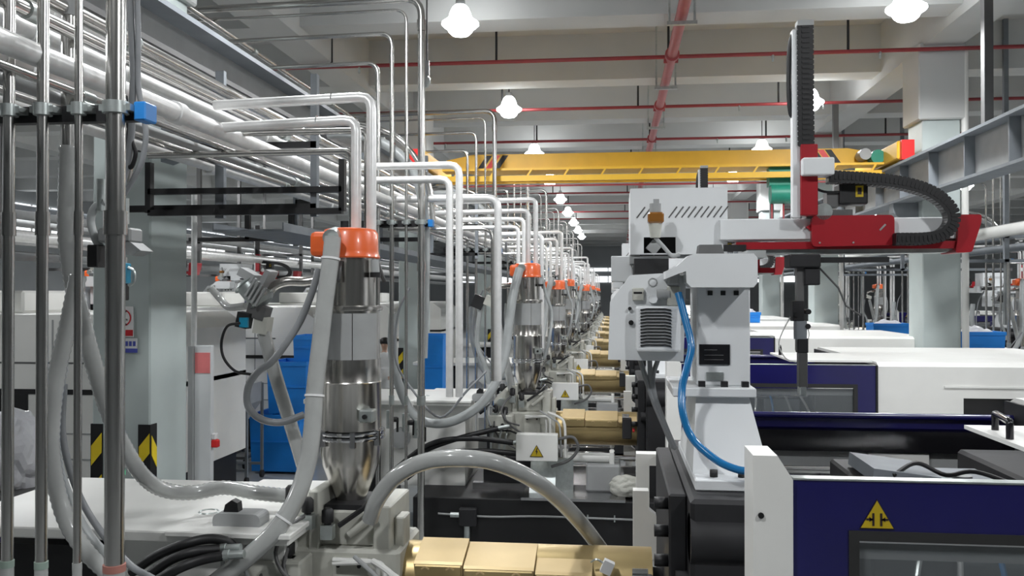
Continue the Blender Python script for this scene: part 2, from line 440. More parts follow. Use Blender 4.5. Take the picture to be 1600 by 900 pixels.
# ================================================================== PIPE RACK (left of the hoppers)
def rack_z(px, py, X):
    y = X / math.tan(math.atan((px-800)/F_PX) - YAW); return P(px, py, y).z
RACK = [ # X, z, r, material, what
 (-2.45, rack_z(300, 187, -2.45), .050, 'aluminium', 'thick insulated pipe at the near edge of the rack'),
 (-2.60, rack_z(300, 202, -2.60), .050, 'aluminium', 'thick insulated pipe second from the near rack edge'),
 (-2.55, rack_z(300, 213, -2.55), .018, 'pipe_steel', 'slim steel pipe below the thick insulated rack pipes'),
 (-2.70, rack_z(300, 117, -2.70), .042, 'pipe_steel', 'steel pipe on the upper tier beside the rack edge'),
 (-2.60, rack_z(300, 141, -2.60), .034, 'pipe_steel', 'steel pipe second on the upper rack tier'),
 (-2.98, rack_z(300, 128, -2.98), .032, 'aluminium', 'bright pipe third on the upper rack tier'),
 (-3.00, rack_z(300, 162, -3.00), .045, 'aluminium', 'wrapped pipe third on the lower rack tier'),
 (-3.30, rack_z(300, 174, -3.30), .040, 'pipe_steel', 'slim pipe fourth on the lower rack tier'),
 (-3.55, rack_z(300, 150, -3.55), .040, 'aluminium', 'wrapped pipe beneath the runway girder'),
 (-3.80, rack_z(300, 185, -3.80), .050, 'aluminium', 'wrapped pipe beside the columns on the rack'),
 (-4.44, rack_z(332, 37, -4.44), .030, 'pipe_steel', 'slim bright pipe running highest above the runway girder'),
 (-4.85, rack_z(332, 60, -4.85), .030, 'pipe_steel', 'pipe running high behind the runway girder'),
 (-2.75, rack_z(300, 228, -2.75), .030, 'mid_grey', 'painted grey conduit on the bottom rack tier'),
 (-2.95, rack_z(300, 240, -2.95), .028, 'pipe_steel', 'slim steel pipe on the bottom rack tier'),
 (-3.30, rack_z(300, 250, -3.30), .050, 'aluminium', 'wrapped pipe on the bottom rack tier'),
]
for X, z, r, m, d in RACK:
    t = thing('rack_pipe', d[0].upper()+d[1:], 'pipe', (X, 30, z-r), 'rack pipes')
    MB().cyl((X, 1.0, z), (X, 66, z), r, n=12).build('pipe', m, t)
    y = 3.2 + (X*7 % 1.7)
    while y < 26:
        MB().cyl((X, y, z), (X, y+.09, z), r*1.28, n=12).build('pipe_joint', 'zinc' if m != 'aluminium' else 'aluminium', t)
        y += 3.1
def rack_frame(y, i):
    t = thing('pipe_rack', 'dark steel pipe rack frame, %s from the camera' % ORD[i], 'frame', (-3.0, y, 3.4), 'rack frames')
    for z in (3.55, 4.03): MB().box(-3.95, -2.28, y-.03, y+.03, z, z+.05).build('cross_bar', 'black', t)
    for x in (-3.95, -2.30): MB().box(x-.025, x+.025, y-.03, y+.03, 3.50, 4.60).build('upright', 'steel_grey', t)
    MB().box(-3.12, -3.05, y+.03, y+.08, 3.5, 4.66).build('hanger', 'steel_grey', t)
for i in range(9): rack_frame(2.6+4.1*i if i else 3.0, i)
# flat cable tray below the rack
tr = thing('cable_tray', 'flat grey cable tray under the pipe rack', 'cable tray', (-3.0, 20, 3.43))
MB().box(-3.35, -2.75, 7.2, 50, 3.43, 3.445).build('tray_floor', 'steel_grey', tr)
for x in (-3.36, -2.75): MB().box(x, x+.012, 7.2, 50, 3.43, 3.50).build('tray_side', 'steel_grey', tr)
# black sub-frame hung below the tray, near
fr = thing('hanging_frame', 'black square-tube frame hanging between column and hopper', 'frame', (-2.4, 6.5, 3.0))
za, zb2, xl, xr = PZ(290, 6.64), PZ(325, 6.64), PX(233, 6.64), PX(535, 6.64)
for z in (za, zb2): MB().box(xl, xr, 6.61, 6.67, z-.022, z+.022).build('rail', 'black', fr)
for x in (xl, xr): MB().box(x-.022, x+.022, 6.61, 6.67, zb2, 3.93).build('post', 'black', fr)
fr2 = thing('hanging_frame', 'black square-tube frame hanging behind the grey column', 'frame', (-3, 10.74, 3.0))
for z in (PZ(370, 10.74),): MB().box(PX(296, 10.74), PX(500, 10.74), 10.71, 10.77, z-.025, z+.025).build('rail', 'black', fr2)
for px in (387, 455): MB().box(PX(px, 10.74)-.03, PX(px, 10.74)+.03, 10.71, 10.77, PZ(370, 10.74), 3.93).build('post', 'black', fr2)
# distant racks left and right
def far_rack(xs, name, y0, y1, zoff=0):
    for k, (X, z, r, m) in enumerate(xs):
        tag(MB().cyl((X, y0, z), (X, y1, z), r, n=8).build('overhead_pipe', m), '%s overhead pipe of the %s rack' % (ORD[k].capitalize(), name), 'pipe', 'overhead pipes of the %s rack' % name)
far_rack([(-8.6, 3.75, .09, 'aluminium'), (-8.9, 4.1, .07, 'mid_grey'), (-9.3, 3.8, .08, 'steel_grey'), (-9.6, 4.2, .07, 'aluminium'), (-10.0, 3.55, .08, 'mid_grey'), (-10.4, 4.4, .09, 'steel_grey'), (-11.0, 3.9, .08, 'aluminium'), (-11.6, 4.3, .08, 'mid_grey')], 'far left', 8, 60)
far_rack([(6.4, 3.95, .10, 'white_paint'), (7.0, 4.1, .07, 'mid_grey'), (7.6, 3.8, .07, 'steel_grey'), (8.2, 4.2, .08, 'aluminium'), (8.8, 3.9, .06, 'mid_grey'), (9.5, 4.3, .08, 'steel_grey')], 'far right', 9, 60)
for k, y in enumerate((11.5, 17.5, 23.5, 29.5)):
    t = thing('support_frame', 'grey steel hanging pipe support frame on the right, %s' % ORD[k], 'frame', (7.3, y, 3.6), 'right support frames')
    for z in (3.55, 4.0): MB().box(5.7, 9.8, y-.04, y+.04, z-.06, z).build('cross_bar', 'steel_grey', t)
    for x in (5.75, 7.2, 9.7): MB().box(x-.04, x+.04, y-.04, y+.04, 3.5, 8.0).build('hanger', 'steel_grey', t)
    t = thing('support_frame', 'grey steel hanging pipe support frame far left, %s' % ORD[k], 'frame', (-10, y, 3.4), 'left support frames')
    for z in (3.45, 4.0): MB().box(-12, -8.4, y-.04, y+.04, z-.06, z).build('cross_bar', 'dark_grey', t)
    for x in (-11.9, -10.2, -8.45): MB().box(x-.04, x+.04, y-.04, y+.04, 3.4, 8.0).build('hanger', 'dark_grey', t)

# ------------------------------------------------------------------ pipe groups feeding each machine
DESC = ['slim steel pipe farthest from the hopper', 'slim steel pipe second of four', 'thin steel pipe third of four', 'wide steel pipe nearest the hopper']
PY = 3.55
PIPES = [(PX(13, PY), .024, P(593, 98, PY+6).z, .45), (PX(66, PY), .024, P(614, 52, PY+6).z, .45), (PX(122, PY), .017, P(636, 15, PY+6).z, .45), (PX(180, PY), .040, P(658, -3, PY+6).z, .25)]
def pipe_group(i, dx=0):
    y = PY + PITCHY*i
    row = 'middle row' if dx == 0 else 'right row'
    for k, (X, r, zt_, zb_) in enumerate(PIPES):
        X += dx
        if i == 0: gl = 'Vertical %s in the left foreground bracket' % DESC[k]
        else: gl = 'Bent %s, at %s machine of %s' % (DESC[k], ORD[i], row)
        t = thing('feed_pipe', gl, 'pipe', (X, y, zb_), 'feed pipes')
        MB().tube(elbow([(-4.95+dx, y, zt_-.04), (X, y, zt_), (X, y, zb_)], .14 if k < 3 else .2), r, 12).build('pipe', 'pipe_steel', t)
        for zz in ((3.2, 1.75) if 0 < i < 5 else (3.2,) if i == 0 else ()):
            MB().cyl((X, y, zz-.05), (X, y, zz+.05), r*1.22, n=12).build('coupling', 'pipe_steel' if zz > 2 else 'zinc', t)
        MB().cyl((X, y, zt_-.32 if k < 3 else zt_-.36), (X, y, zt_-.24), r*1.25, n=12).build('coupling', 'pipe_steel', t)
        if i == 0:
            m = ('tube_tape_green', 'tube_tape_green', 'hose_clear', 'tube_tape_red')[k]
            MB().cyl((X, y, 1.74), (X, y, 1.77), r*1.16, n=14).build('tape_wrap', m, t)
            MB().cyl((X, y, .6), (X, y, 1.74), r*1.12, n=14).build('clear_sleeve', 'hose_clear', t)
    b = thing('pipe_bracket', 'black clamp rail with blue end cap holding pipes of %s machine, %s' % (ORD[i], row), 'bracket', (-2.4+dx, y+.08, 3.64), 'pipe brackets')
    xe_ = PX(203, PY)+dx
    MB().box(-3.0+dx, xe_, y+.05, y+.10, 3.64, 3.71).build('rail', 'black', b)
    MB().box(xe_, xe_+.055, y+.02, y+.12, 3.635, 3.715, b=.006).build('end_cap', 'blue_cap', b)
    for k, (X, r, *_q) in enumerate(PIPES):
        MB().tube([(X+dx, y, 3.66), (X+dx, y, 3.71)], r+.014, 14).box(X+dx-r-.03, X+dx+r+.03, y-.012, y+.05, 3.672, 3.70).build('pipe_clamp', 'zinc', b)
    # large hose bending over from the rack
    if i > 0:
        t = thing('bent_hose', 'Grey vacuum pipe arching down from the rack at %s machine, %s' % (ORD[i], row), 'hose', (-2.08+dx, y+.15, 2.2), 'arched vacuum pipes')
        MB().tube(catmull([(-3.6+dx, y+.15, 4.62), (-3.0+dx, y+.15, 4.70), (-2.5+dx, y+.15, 4.55), (-2.18+dx, y+.15, 4.2), (-2.08+dx, y+.15, 3.7), (-2.08+dx, y+.15, 2.9), (-2.1+dx, y+.15, 2.2)], 6), .055, 12).build('pipe', 'hose_grey', t)
        MB().tube(catmull([(-3.6+dx, y+.25, 4.78), (-3.0+dx, y+.25, 4.84), (-2.42+dx, y+.25, 4.66), (-2.08+dx, y+.25, 4.2), (-2.0+dx, y+.25, 3.7)], 6), .03, 10).build('side_pipe', 'pipe_steel', t)
        t = thing('water_pipes', 'White insulated twin pipes before the %s machine, %s' % (ORD[i], row), 'pipe', (-1.5+dx, y-1.35, 1.9), 'insulated twin pipes')
        for X, z in ((-1.43, 4.10), (-1.52, 3.97)):
            MB().tube(elbow([(-2.5+dx, y-1.35, z), (X+dx, y-1.35, z), (X+dx, y-1.35, 1.95)], .09, 3), .035, 12).build('pipe', 'aluminium', t)
        t = thing('water_pipe', 'White single insulated pipe beside steel pipes of %s machine, %s' % (ORD[i], row), 'pipe', (-1.27+dx, y+.2, 1.9), 'insulated single pipes')
        MB().tube(elbow([(-2.5+dx, y+.2, 3.96), (-1.27+dx, y+.2, 3.96), (-1.27+dx, y+.2, 1.95)], .12, 4), .042, 12).build('pipe', 'aluminium', t)
        MB().tube(elbow([(-2.5+dx, y+.2, 3.62), (-1.33+dx, y+.2, 3.62), (-1.33+dx, y+.2, 1.95)], .12, 4), .02, 10).build('side_pipe', 'pipe_steel', t)
for i in range(NM): pipe_group(i)
for i in (3, 4, 5, 6): pipe_group(i, 11)

for k, (a, b, c, d) in enumerate(((232, 243, 550, 236), (240, 211, 574, 204))):
    p0, p1 = P(a, b, 5.62), P(c, d, 5.62)
    single('branch_pipe', MB().tube(elbow([p0, p1, Vector((p1.x, p1.y, 3.05))], .06, 4), .022, 12), 'pipe_steel', ('Lower', 'Upper')[k] + ' dull grey branch pipe behind the foil-wrapped pipes of nearest hopper', 'pipe')
# ================================================================== HOPPER
def make_hopper(label, hx=-1.08, y=5.2, top=None):
    t = thing('hopper_dryer', label, 'hopper', (hx, y, 1.66), 'hopper dryers')
    z = lambda py: PZ(py, 5.2)
    R = .18
    # cap
    MB().lathe([(.172, z(402)), (.176, z(400)), (.170, z(396)), (.166, z(390)), (.164, z(362)), (.150, z(356)), (.12, z(354))], hx-.005, y, 28).build('cap', 'orange', t)
    cp = t.children[-1]
    MB().box(hx-.22, hx-.10, y-.12, y+.08, z(400), z(360), b=.03, seg=2).build('cap_spout', 'orange', cp)
    MB().cyl((hx-.06, y-.2, z(372)), (hx-.06, y-.1, z(366)), .05, n=16).build('inlet', 'zinc', cp)
    # receiver
    rc = MB().lathe([(.145, z(480)), (.145, z(402))], hx, y, 28).build('receiver', 'stainless', t)
    MB().lathe([(.15, z(486)), (.185, z(486)), (.188, z(482)), (.185, z(478)), (.15, z(478))], hx, y, 28).build('flange', 'stainless', t)
    for a in (25, 150, 265):
        ca, sa = math.cos(math.radians(a)), math.sin(math.radians(a))
        MB().cyl((hx+ca*.16, y+sa*.16, z(408)), (hx+ca*.20, y+sa*.20, z(440)), .012, n=6).build('latch', 'dark_grey', t)
    MB().cyl((hx+.17, y-.08, z(425)), (hx+.165, y-.08, z(405)), .025, n=10).build('release_valve', 'mid_grey', t)
    MB().cyl((hx+.17, y-.08, z(433)), (hx+.17, y-.08, z(425)), .032, n=10).build('valve_cap', 'black', t)
    # sheet-metal panel section
    MB().lathe([(.17, z(563)), (.17, z(486))], hx, y, 28).build('middle_section', 'stainless', t)
    b = MB()
    for (s0, s1) in ((-165, -72), (-70, -15)):
        n = 12; rows = []
        for k in range(n+1):
            a = math.radians(s0+(s1-s0)*k/n)
            rows.append([b.bm.verts.new((hx+rr*math.cos(a), y+rr*math.sin(a), zz)) for rr, zz in ((.176, z(563)), (.176, z(490)), (.171, z(490)), (.171, z(563)))])
        for k in range(n):
            for j in range(4): b._face([rows[k][j], rows[k+1][j], rows[k+1][(j+1) % 4], rows[k][(j+1) % 4]], j in (0, 2))
        b._face(rows[0]); b._face(rows[-1][::-1])
    b.build('wrap_panel', 'mid_grey', t, 'matt grey wrapped panel')
    # drum
    MB().lathe([(.165, z(563)), (.176, z(563)), (.176, z(563)), (.176, z(572)), (.178, z(598)), (.182, z(600)), (.178, z(602)), (.18, z(676))], hx, y, 32).build('drum', 'stainless', t)
    for zz in (683, 691): MB().lathe([(.18, z(zz)), (.20, z(zz)), (.203, z(zz-3)), (.20, z(zz-6)), (.18, z(zz-6))], hx, y, 32).build('flange_ring', 'chrome', t)
    MB().lathe([(.075, z(806)), (.075, z(800)), (.165, z(735)), (.178, z(715)), (.18, z(691))], hx, y, 32).build('cone', 'stainless', t)
    MB().box(hx+.10, hx+.185, y-.19, y-.10, z(660), z(640), b=.008).build('sight_door', 'zinc', t)
    MB().cyl((hx+.14, y-.21, z(650)), (hx+.14, y-.17, z(650)), .014, n=8).build('door_knob', 'black', t)
    for a in (-70, -20, -130):
        ca, sa = math.cos(math.radians(a)), math.sin(math.radians(a))
        MB().box(hx+ca*.19-.015, hx+ca*.19+.015, y+sa*.19-.015, y+sa*.19+.015, z(700), z(676)).build('toggle_clip', 'chrome', t)
    return t
HX0 = -1.56
h0 = make_hopper('Nearest stainless hopper dryer with orange cap in the foreground', HX0)
h1 = copy_tree(h0, -1.08-HX0, 6, 0, 'Stainless hopper dryer with orange cap, second from the camera')
hop_off = [0, 0, -.02, -.1, .12, 0, .05, -.05, 0, 0]
for i in range(2, NM):
    copy_tree(h1, hop_off[i], 6*(i-1), [0, 0, -.12, 0, -.1, 0, 0, -.1, 0, 0][i], 'Stainless hopper dryer with orange cap, %s from the camera in the middle row' % ORD[i])
def hopper_pipes(i, hx, dx=0):
    y = 5.32 + 6*i
    t = thing('insulated_pipe_pair', 'Foil-wrapped twin pipes dropping into the orange cap of %s hopper%s' % (ORD[i], '' if dx == 0 else ', right row'), 'pipe', (hx+dx, y, 3.28), 'hopper pipe pairs')
    for X, z in ((hx+.09, 4.105), (hx-.005, 3.965)):
        MB().tube(elbow([(-2.47+dx, y, z-.03), (X+dx, y, z), (X+dx, y, 3.28)], .075, 3), .031, 14).build('pipe', 'aluminium', t)
        MB().cyl((X+dx-.25, y, z), (X+dx-.245, y, z), .033, n=14).build('foil_seam', 'chrome', t)
for i in range(NM): hopper_pipes(i, HX0 if i == 0 else -1.08+hop_off[i])
for i in (3, 4, 5, 6):
    copy_tree(h1, 11, 6*(i-1), 0, 'Stainless hopper dryer with orange cap, %s in the right row' % ORD[i-3])
    hopper_pipes(i, -1.08, 11)
copy_tree(h1, -9.4, 6, .12, 'Orange-capped hopper dryer far left behind the foreground pipes')
copy_tree(h1, -8.2, 3.2, -.35, 'Low orange-capped hopper dryer at the far left edge')
copy_tree(h1, -9.4, 12, .12, 'Orange-capped hopper dryer deepest in the far left row')
# ================================================================== INJECTION MOULDING MACHINE
def tri(cx, cz, w, h): return [(cx-w/2, cz-h/2), (cx+w/2, cz-h/2), (cx, cz+h/2)]
def make_machine(label, hx, long_barrel):
    C = 5.2
    t = thing('moulding_machine', label, 'machine', (0, C, 0), 'injection moulding machines')
    # bed
    bed = MB().box(-2.3, .75, 4.10, 6.0, .06, .58, b=.01).build('bed', 'black', t)
    MB().box(-1.05, .12, 4.06, 5.9, .58, .61).build('bed_plate', 'brushed', t)
    for x in (-.3, .0):
        MB().box(x-.008, x+.008, 4.07, 4.10, .36, .43).build('clip', 'zinc', bed)
    MB().tube(catmull([(-2.0, 4.08, .40), (-1.4, 4.08, .38), (-.8, 4.08, .40), (.3, 4.08, .39)], 5), .012, 8).build('conduit', 'mid_grey', bed)
    MB().box(-1.75, -1.55, 4.0, 4.10, .28, .48, b=.01).build('connector_box', 'dark_iron', bed)
    MB().cyl((-1.85, 4.04, .4), (-1.75, 4.04, .4), .03, n=10).build('connector', 'zinc', bed)
    MB().cyl((-1.66, 4.04, .14), (-1.66, 4.04, .28), .035, n=10).build('connector', 'zinc', bed)
    MB().box(.75, 5.2, 3.85, 6.5, .06, .55).build('clamp_bed', 'black', t)
    for x in (-2.0, -.3, 1.5, 3.2, 4.9):
        for y in (4.6, 5.8): MB().cyl((x, y, 0), (x, y, .07), .06, n=10).build('foot', 'rubber', t)
    # motor hood
    hd = MB().box(-3.78, -1.72, 4.6, 5.9, 1.56, 1.62, b=.008).build('motor_hood', 'white_paint', t)
    MB().box(-2.40, -1.70, 4.57, 5.93, 1.60, 1.632, b=.006).build('hood_flap', 'white_paint', hd)
    MB().tube([Vector((-2.35+.055*math.cos(a*math.pi/8), 5.0+.055*math.sin(a*math.pi/8), 1.632)) for a in range(17)], .006, 6).build('hood_emblem', 'zinc', hd)
    MB().box(-2.85, -1.8, 4.75, 5.8, .57, 1.56).build('pump_housing', 'white_paint', t)
    MB().box(-3.45, -2.85, 4.7, 5.8, .1, 1.5).build('motor', 'black', t)
    MB().cyl((-2.6, 4.70, 1.15), (-2.6, 4.76, 1.15), .13, n=16).build('oil_cap', 'mid_grey', t)
    # carriage
    cg = MB().box(hx-.42, hx+.36, 4.93, 5.47, .95, 1.46, b=.02).build('carriage', 'cream_cast', t)
    MB().box(hx-.5, hx+.5, 4.75, 5.65, .58, .95, b=.02).build('carriage_base', 'dark_iron', t)
    MB().prism_x([(4.30, .60), (4.75, .60), (4.75, .95), (4.55, .95)], hx+.1, hx+.4).build('slide_cover', 'zinc', t)
    for yy in (4.62, 5.78): MB().box(hx-.6, .3, yy-.05, yy+.05, .58, .66).build('slide_rail', 'brushed', t)
    MB().box(hx-.12, hx+.20, 5.0, 5.4, 1.46, 1.66, b=.01).build('throat_block', 'cream_cast', cg)
    MB().box(hx-.10, hx+.12, 5.02, 5.38, 1.66, 1.69).build('slide_plate', 'dark_iron', cg)
    MB().box(hx+.20, hx+.30, 4.96, 5.44, 1.40, 1.70, b=.008).build('bracket', 'cream_cast', cg)
    MB().box(hx+.30, hx+.36, 5.05, 5.2, 1.45, 1.62, b=.008).build('bracket', 'cream_cast', cg)
    MB().box(hx-.17, hx-.11, 4.94, 5.25, 1.35, 1.78, b=.006).build('side_plate', 'cream_cast', cg)
    MB().prism([(hx-.40, 1.46), (hx-.17, 1.46), (hx-.17, 1.66), (hx-.26, 1.74), (hx-.40, 1.60)], 4.96, 5.2).build('valve_manifold', 'cream_cast', cg)
    MB().box(hx-.46, hx-.14, 4.72, 4.93, 1.22, 1.44, b=.01).build('valve_manifold', 'cream_cast', cg)
    for (x, y, z) in ((-.30, 5.02, 1.76), (-.36, 4.82, 1.52), (-.24, 4.82, 1.50), (-.16, 4.90, 1.72), (-.05, 4.92, 1.66)):
        MB().tube([(hx+x, y, z-.07), (hx+x, y, z-.05), (hx+x, y, z-.045), (hx+x, y, z+.02), (hx+x, y, z+.035)], [.02, .02, .034, .034, .02], 10).build('solenoid', 'black', cg)
        MB().box(hx+x-.035, hx+x+.035, y-.03, y+.03, z-.14, z-.06).build('solenoid_base', 'zinc', cg)
    MB().prism(rpoly([(hx-.63, 1.61), (hx-.36, 1.61), (hx-.36, 1.70), (hx-.63, 1.70)], .042), 4.70, 4.84).build('motor_cap', 'mid_grey', cg)
    for x in (-.60, -.42): MB().box(hx+x, hx+x+.02, 4.74, 4.80, 1.15, 1.62).build('motor_bracket', 'mid_grey', cg)
    MB().prism([(hx-.585, 1.70), (hx-.50, 1.70), (hx-.505, 1.75), (hx-.54, 1.765), (hx-.575, 1.74)], 4.74, 4.80).build('plug_cap', 'black', cg)
    # slide lever over the throat
    MB().bar((hx+.02, 4.90, 1.60), (hx+.22, 4.96, 1.74), .05, .02).build('lever', 'dark_iron', cg)
    MB().tube(elbow([(hx+.18, 4.93, 1.73), (hx+.24, 4.93, 1.80), (hx+.28, 4.97, 1.76), (hx+.22, 4.99, 1.72)], .02), .008, 8).build('lever_ring', 'chrome', cg)
    MB().cyl((hx+.08, 4.90, 1.55), (hx+.22, 4.92, 1.66), .022, n=10).build('support_rod', 'cream_cast', cg)
    for (x, z) in ((-.36, 1.30), (-.26, 1.33), (-.2, 1.26)):
        MB().cyl((hx+x, 4.69, z), (hx+x, 4.72, z), .02, n=8).build('port_plug', 'black', cg)
        MB().tube(elbow([(hx+x, 4.72, z-.02), (hx+x, 4.64, z-.02), (hx+x-.03, 4.62, z-.2), (hx+x-.02, 4.62, .95)], .04), .013, 8).build('oil_tube', 'zinc', cg)
    MB().box(hx-.02, hx+.18, 4.90, 4.94, 1.12, 1.42, b=.006).build('front_plate', 'cream_cast', cg)
    for (x, z) in ((.02, 1.38), (.14, 1.38), (.02, 1.18), (.14, 1.18)): MB().cyl((hx+x, 4.885, z), (hx+x, 4.90, z), .012, n=6).build('screw', 'black', cg)
    MB().cyl((hx-.30, 4.88, 1.58), (hx-.30, 5.0, 1.58), .045, n=14).build('pressure_gauge', 'zinc', cg)
    MB().tube(catmull([(hx-.36, 4.82, 1.50), (hx-.42, 4.70, 1.55), (hx-.44, 4.68, 1.44), (hx-.40, 4.68, 1.32)], 5), .011, 8).build('cable', 'hose_grey', cg)
    MB().tube(catmull([(hx-.16, 4.90, 1.66), (hx-.22, 4.78, 1.62), (hx-.27, 4.70, 1.50), (hx-.20, 4.68, 1.38), (hx-.05, 4.68, 1.33)], 5), .011, 8).build('cable', 'dark_grey', cg)
    for k in (0, 1):
        MB().tube(elbow([(hx+.0, 4.86, 1.42-.02*k), (hx+.26+.045*k, 4.86-.03*k, 1.42-.02*k+.03*k), (hx+.26+.045*k, 4.86-.03*k, .95)], .07), .014, 8).build('lubrication_tube', 'white_paint', cg)
    MB().tube(catmull([(hx-.42, 4.7, 1.33), (hx-.33, 4.66, 1.27), (hx-.18, 4.66, 1.27), (hx-.05, 4.68, 1.22), (hx+.12, 4.7, 1.15)], 5), .012, 8).build('cable', 'black', cg)
    MB().tube(catmull([(hx-.24, 4.8, 1.5), (hx-.22, 4.7, 1.40), (hx-.12, 4.68, 1.30), (hx+.05, 4.68, 1.2)], 5), .012, 8).build('cable', 'dark_grey', cg)
    MB().tube(catmull([(hx-.30, 4.9, 1.52), (hx-.36, 4.72, 1.36), (hx-.30, 4.7, 1.18), (hx-.1, 4.7, 1.05)], 5), .010, 8).build('cable', 'dark_grey', cg)
    # barrel
    xe = .20 if long_barrel else .40
    br = MB().tube([(hx+.3, C, 1.24), (xe, C, 1.24)], .205, 32).build('barrel', 'gold', t)
    MB().tube([(xe-.32, C, 1.24), (xe+.01, C, 1.24)], .208, 32).build('barrel_band', 'gold', br)
    MB().tube([(xe, C, 1.24), (xe+.08, C, 1.24), (xe+.2, C, 1.24)], [.10, .09, .05], 18).build('nozzle', 'dark_iron', br)
    xs = hx+.44; segs = ((0, .28), (.28, .68), (.68, 1.0))
    for k, (a, b_) in enumerate(segs):
        y0 = 4.93-.0*k; dz = -.018*k
        o = MB().prism_x([(y0, 1.393+dz), (y0+.02, 1.405+dz), (y0+.26, 1.473+dz), (y0+.28, 1.36), (y0+.03, 1.30)], xs+a+.003, xs+b_-.003).build('terminal_box', 'gold_light', br)
        MB().prism_x([(y0-.001, 1.390+dz), (y0+.024, 1.30), (y0+.016, 1.295), (y0-.011, 1.383+dz)], xs+a+.012, xs+b_-.012).build('box_front', 'gold', o)
        for f in (.25, .75):
            x = xs+a+(b_-a)*f
            MB().bar((x-.022, y0-.012, 1.368+dz), (x, y0-.012, 1.383+dz), .008, .008).bar((x+.022, y0-.012, 1.368+dz), (x, y0-.012, 1.383+dz), .008, .008).build('wing_screw', 'gold_light', o)
    MB().obox((xs+1.08, 4.97, 1.40), (.06, .05, .07), Matrix.Rotation(.4, 3, 'Y')).build('ceramic_plug', 'paper', br)
    MB().tube(catmull([(xs+.99, 4.98, 1.42), (xs+1.02, 4.97, 1.44), (xs+1.06, 4.97, 1.42)], 4), .006, 6).build('plug_wire', 'zinc', br)
    # injection cylinders
    for y in (4.62, 5.8):
        cy_ = MB().cyl((hx+.5, y, .98), (hx+1.05, y, .98), .06, n=18).build('injection_cylinder', 'white_paint', t)
        for x in (hx+.5, hx+1.05): MB().box(x-.03, x+.03, y-.085, y+.085, .895, 1.065, b=.012).build('cylinder_flange', 'white_paint', cy_)
        MB().cyl((hx+1.05, y, .98), (.3, y, .98), .028, n=12).build('cylinder_rod', 'chrome', cy_)
        for z in (.91, 1.05): MB().cyl((hx+.5, y-.07, z), (hx+1.08, y-.07, z), .01, n=6).build('tie_rod', 'chrome', cy_)
    MB().box(hx+.75, hx+1.15, 4.45, 4.9, .61, .92, b=.02).build('cylinder_saddle', 'mid_grey', t)
    # junction box with warning triangle
    jb = MB().box(hx-.05, hx+.43, 4.28, 4.42, .98, 1.29, b=.008).build('junction_box', 'white_paint', t)
    MB().prism(tri(hx+.19, 1.10, .16, .14), 4.274, 4.279).build('warning_triangle', 'ink', jb)
    o = MB().prism(tri(hx+.19, 1.098, .135, .118), 4.271, 4.275).build('warning_sign', 'sign_yellow', jb)
    MB().prism([(hx+.195, 1.14), (hx+.205, 1.14), (hx+.193, 1.10), (hx+.205, 1.10), (hx+.185, 1.05), (hx+.187, 1.09), (hx+.176, 1.09)], 4.268, 4.271).build('lightning_bolt', 'ink', jb)
    MB().box(hx+.30, hx+.60, 4.5, 4.56, .60, .98).build('cable_bracket', 'zinc', t)
    MB().tube(catmull([(hx+.43, 4.4, 1.22), (hx+.6, 4.38, 1.25), (hx+.66, 4.38, 1.12), (hx+.55, 4.38, .98), (hx+.35, 4.4, .9)], 6), .018, 8).build('loop_cable', 'dark_grey', t)
    MB().tube(catmull([(hx+.3, 4.6, 1.5), (hx+.42, 4.5, 1.47), (hx+.5, 4.48, 1.38), (hx+.51, 4.48, 1.0)], 6), .016, 8).build('lubrication_tube', 'white_paint', t)
    MB().tube(catmull([(hx+.2, 4.6, 1.52), (hx+.36, 4.5, 1.44), (hx+.44, 4.48, 1.36), (hx+.46, 4.48, 1.0)], 6), .012, 8).build('lubrication_tube', 'mid_grey', t)
    # black hydraulic hoses along the unit
    for k, pts in enumerate((((hx-1.5, 4.5, .80), (hx-1.2, 4.5, 1.02), (hx-.8, 4.5, 1.18), (hx-.3, 4.62, 1.3)), ((hx-1.6, 4.46, .75), (hx-1.1, 4.46, 1.12), (hx-.6, 4.46, 1.2), (hx-.1, 4.46, 1.16)), ((hx-1.4, 4.42, .7), (hx-1.0, 4.42, .98), (hx-.5, 4.42, 1.06), (hx-.05, 4.42, 1.04)))):
        MB().tube(catmull(pts, 7), .032, 10).build('hydraulic_hose', 'black', t)
        e = Vector(pts[-1]); MB().tube([e, e+Vector((.14, 0, .03))], .026, 10).build('hose_fitting', 'zinc', t)
    # fixed platen
    pl = MB().box(.36, .80, 4.35, 6.15, .5, 1.92, b=.02).build('fixed_platen', 'dark_iron', t)
    MB().box(.27, .36, 4.55, 5.95, .8, 1.90, b=.01).build('platen_flange', 'dark_iron', pl)
    for z in (1.84, 1.70, 1.55, 1.38):
        MB().cyl((.20, 4.62, z), (.27, 4.62, z), .032, n=6).build('bolt', 'black', pl)
    MB().cyl((.30, 4.5, 1.48), (.82, 4.5, 1.48), .055, n=16).build('guide_rod', 'dark_iron', pl)
    MB().cyl((.36, 4.42, 1.72), (.80, 4.42, 1.72), .12, n=20).build('platen_boss', 'dark_iron', pl)
    MB().prism([(.15, .3), (.15, 1.79), (.34, 1.79), (.34, 1.71), (.24, 1.71), (.24, .3)], 6.3, 6.42).build('end_panel', 'white_paint', t)
    MB().prism([(.12, .7), (.12, 1.62), (.22, 1.62), (.22, 1.50), (.27, 1.46), (.27, 1.2), (.22, 1.15), (.22, .9), (.27, .86), (.27, .7)], 5.9, 6.0).build('mounting_plate', 'white_paint', t)
    MB().box(.09, .2, 4.62, 4.75, 1.20, 1.44, b=.01).build('limit_switch', 'dark_iron', t)
    MB().cyl((.21, 4.66, 1.30), (.235, 4.66, 1.30), .025, n=12).build('stop_button', 'red_bright', t)
    MB().cyl((.09, 4.66, 1.46), (.17, 4.66, 1.46), .03, n=10).build('switch_roller', 'chrome', t)
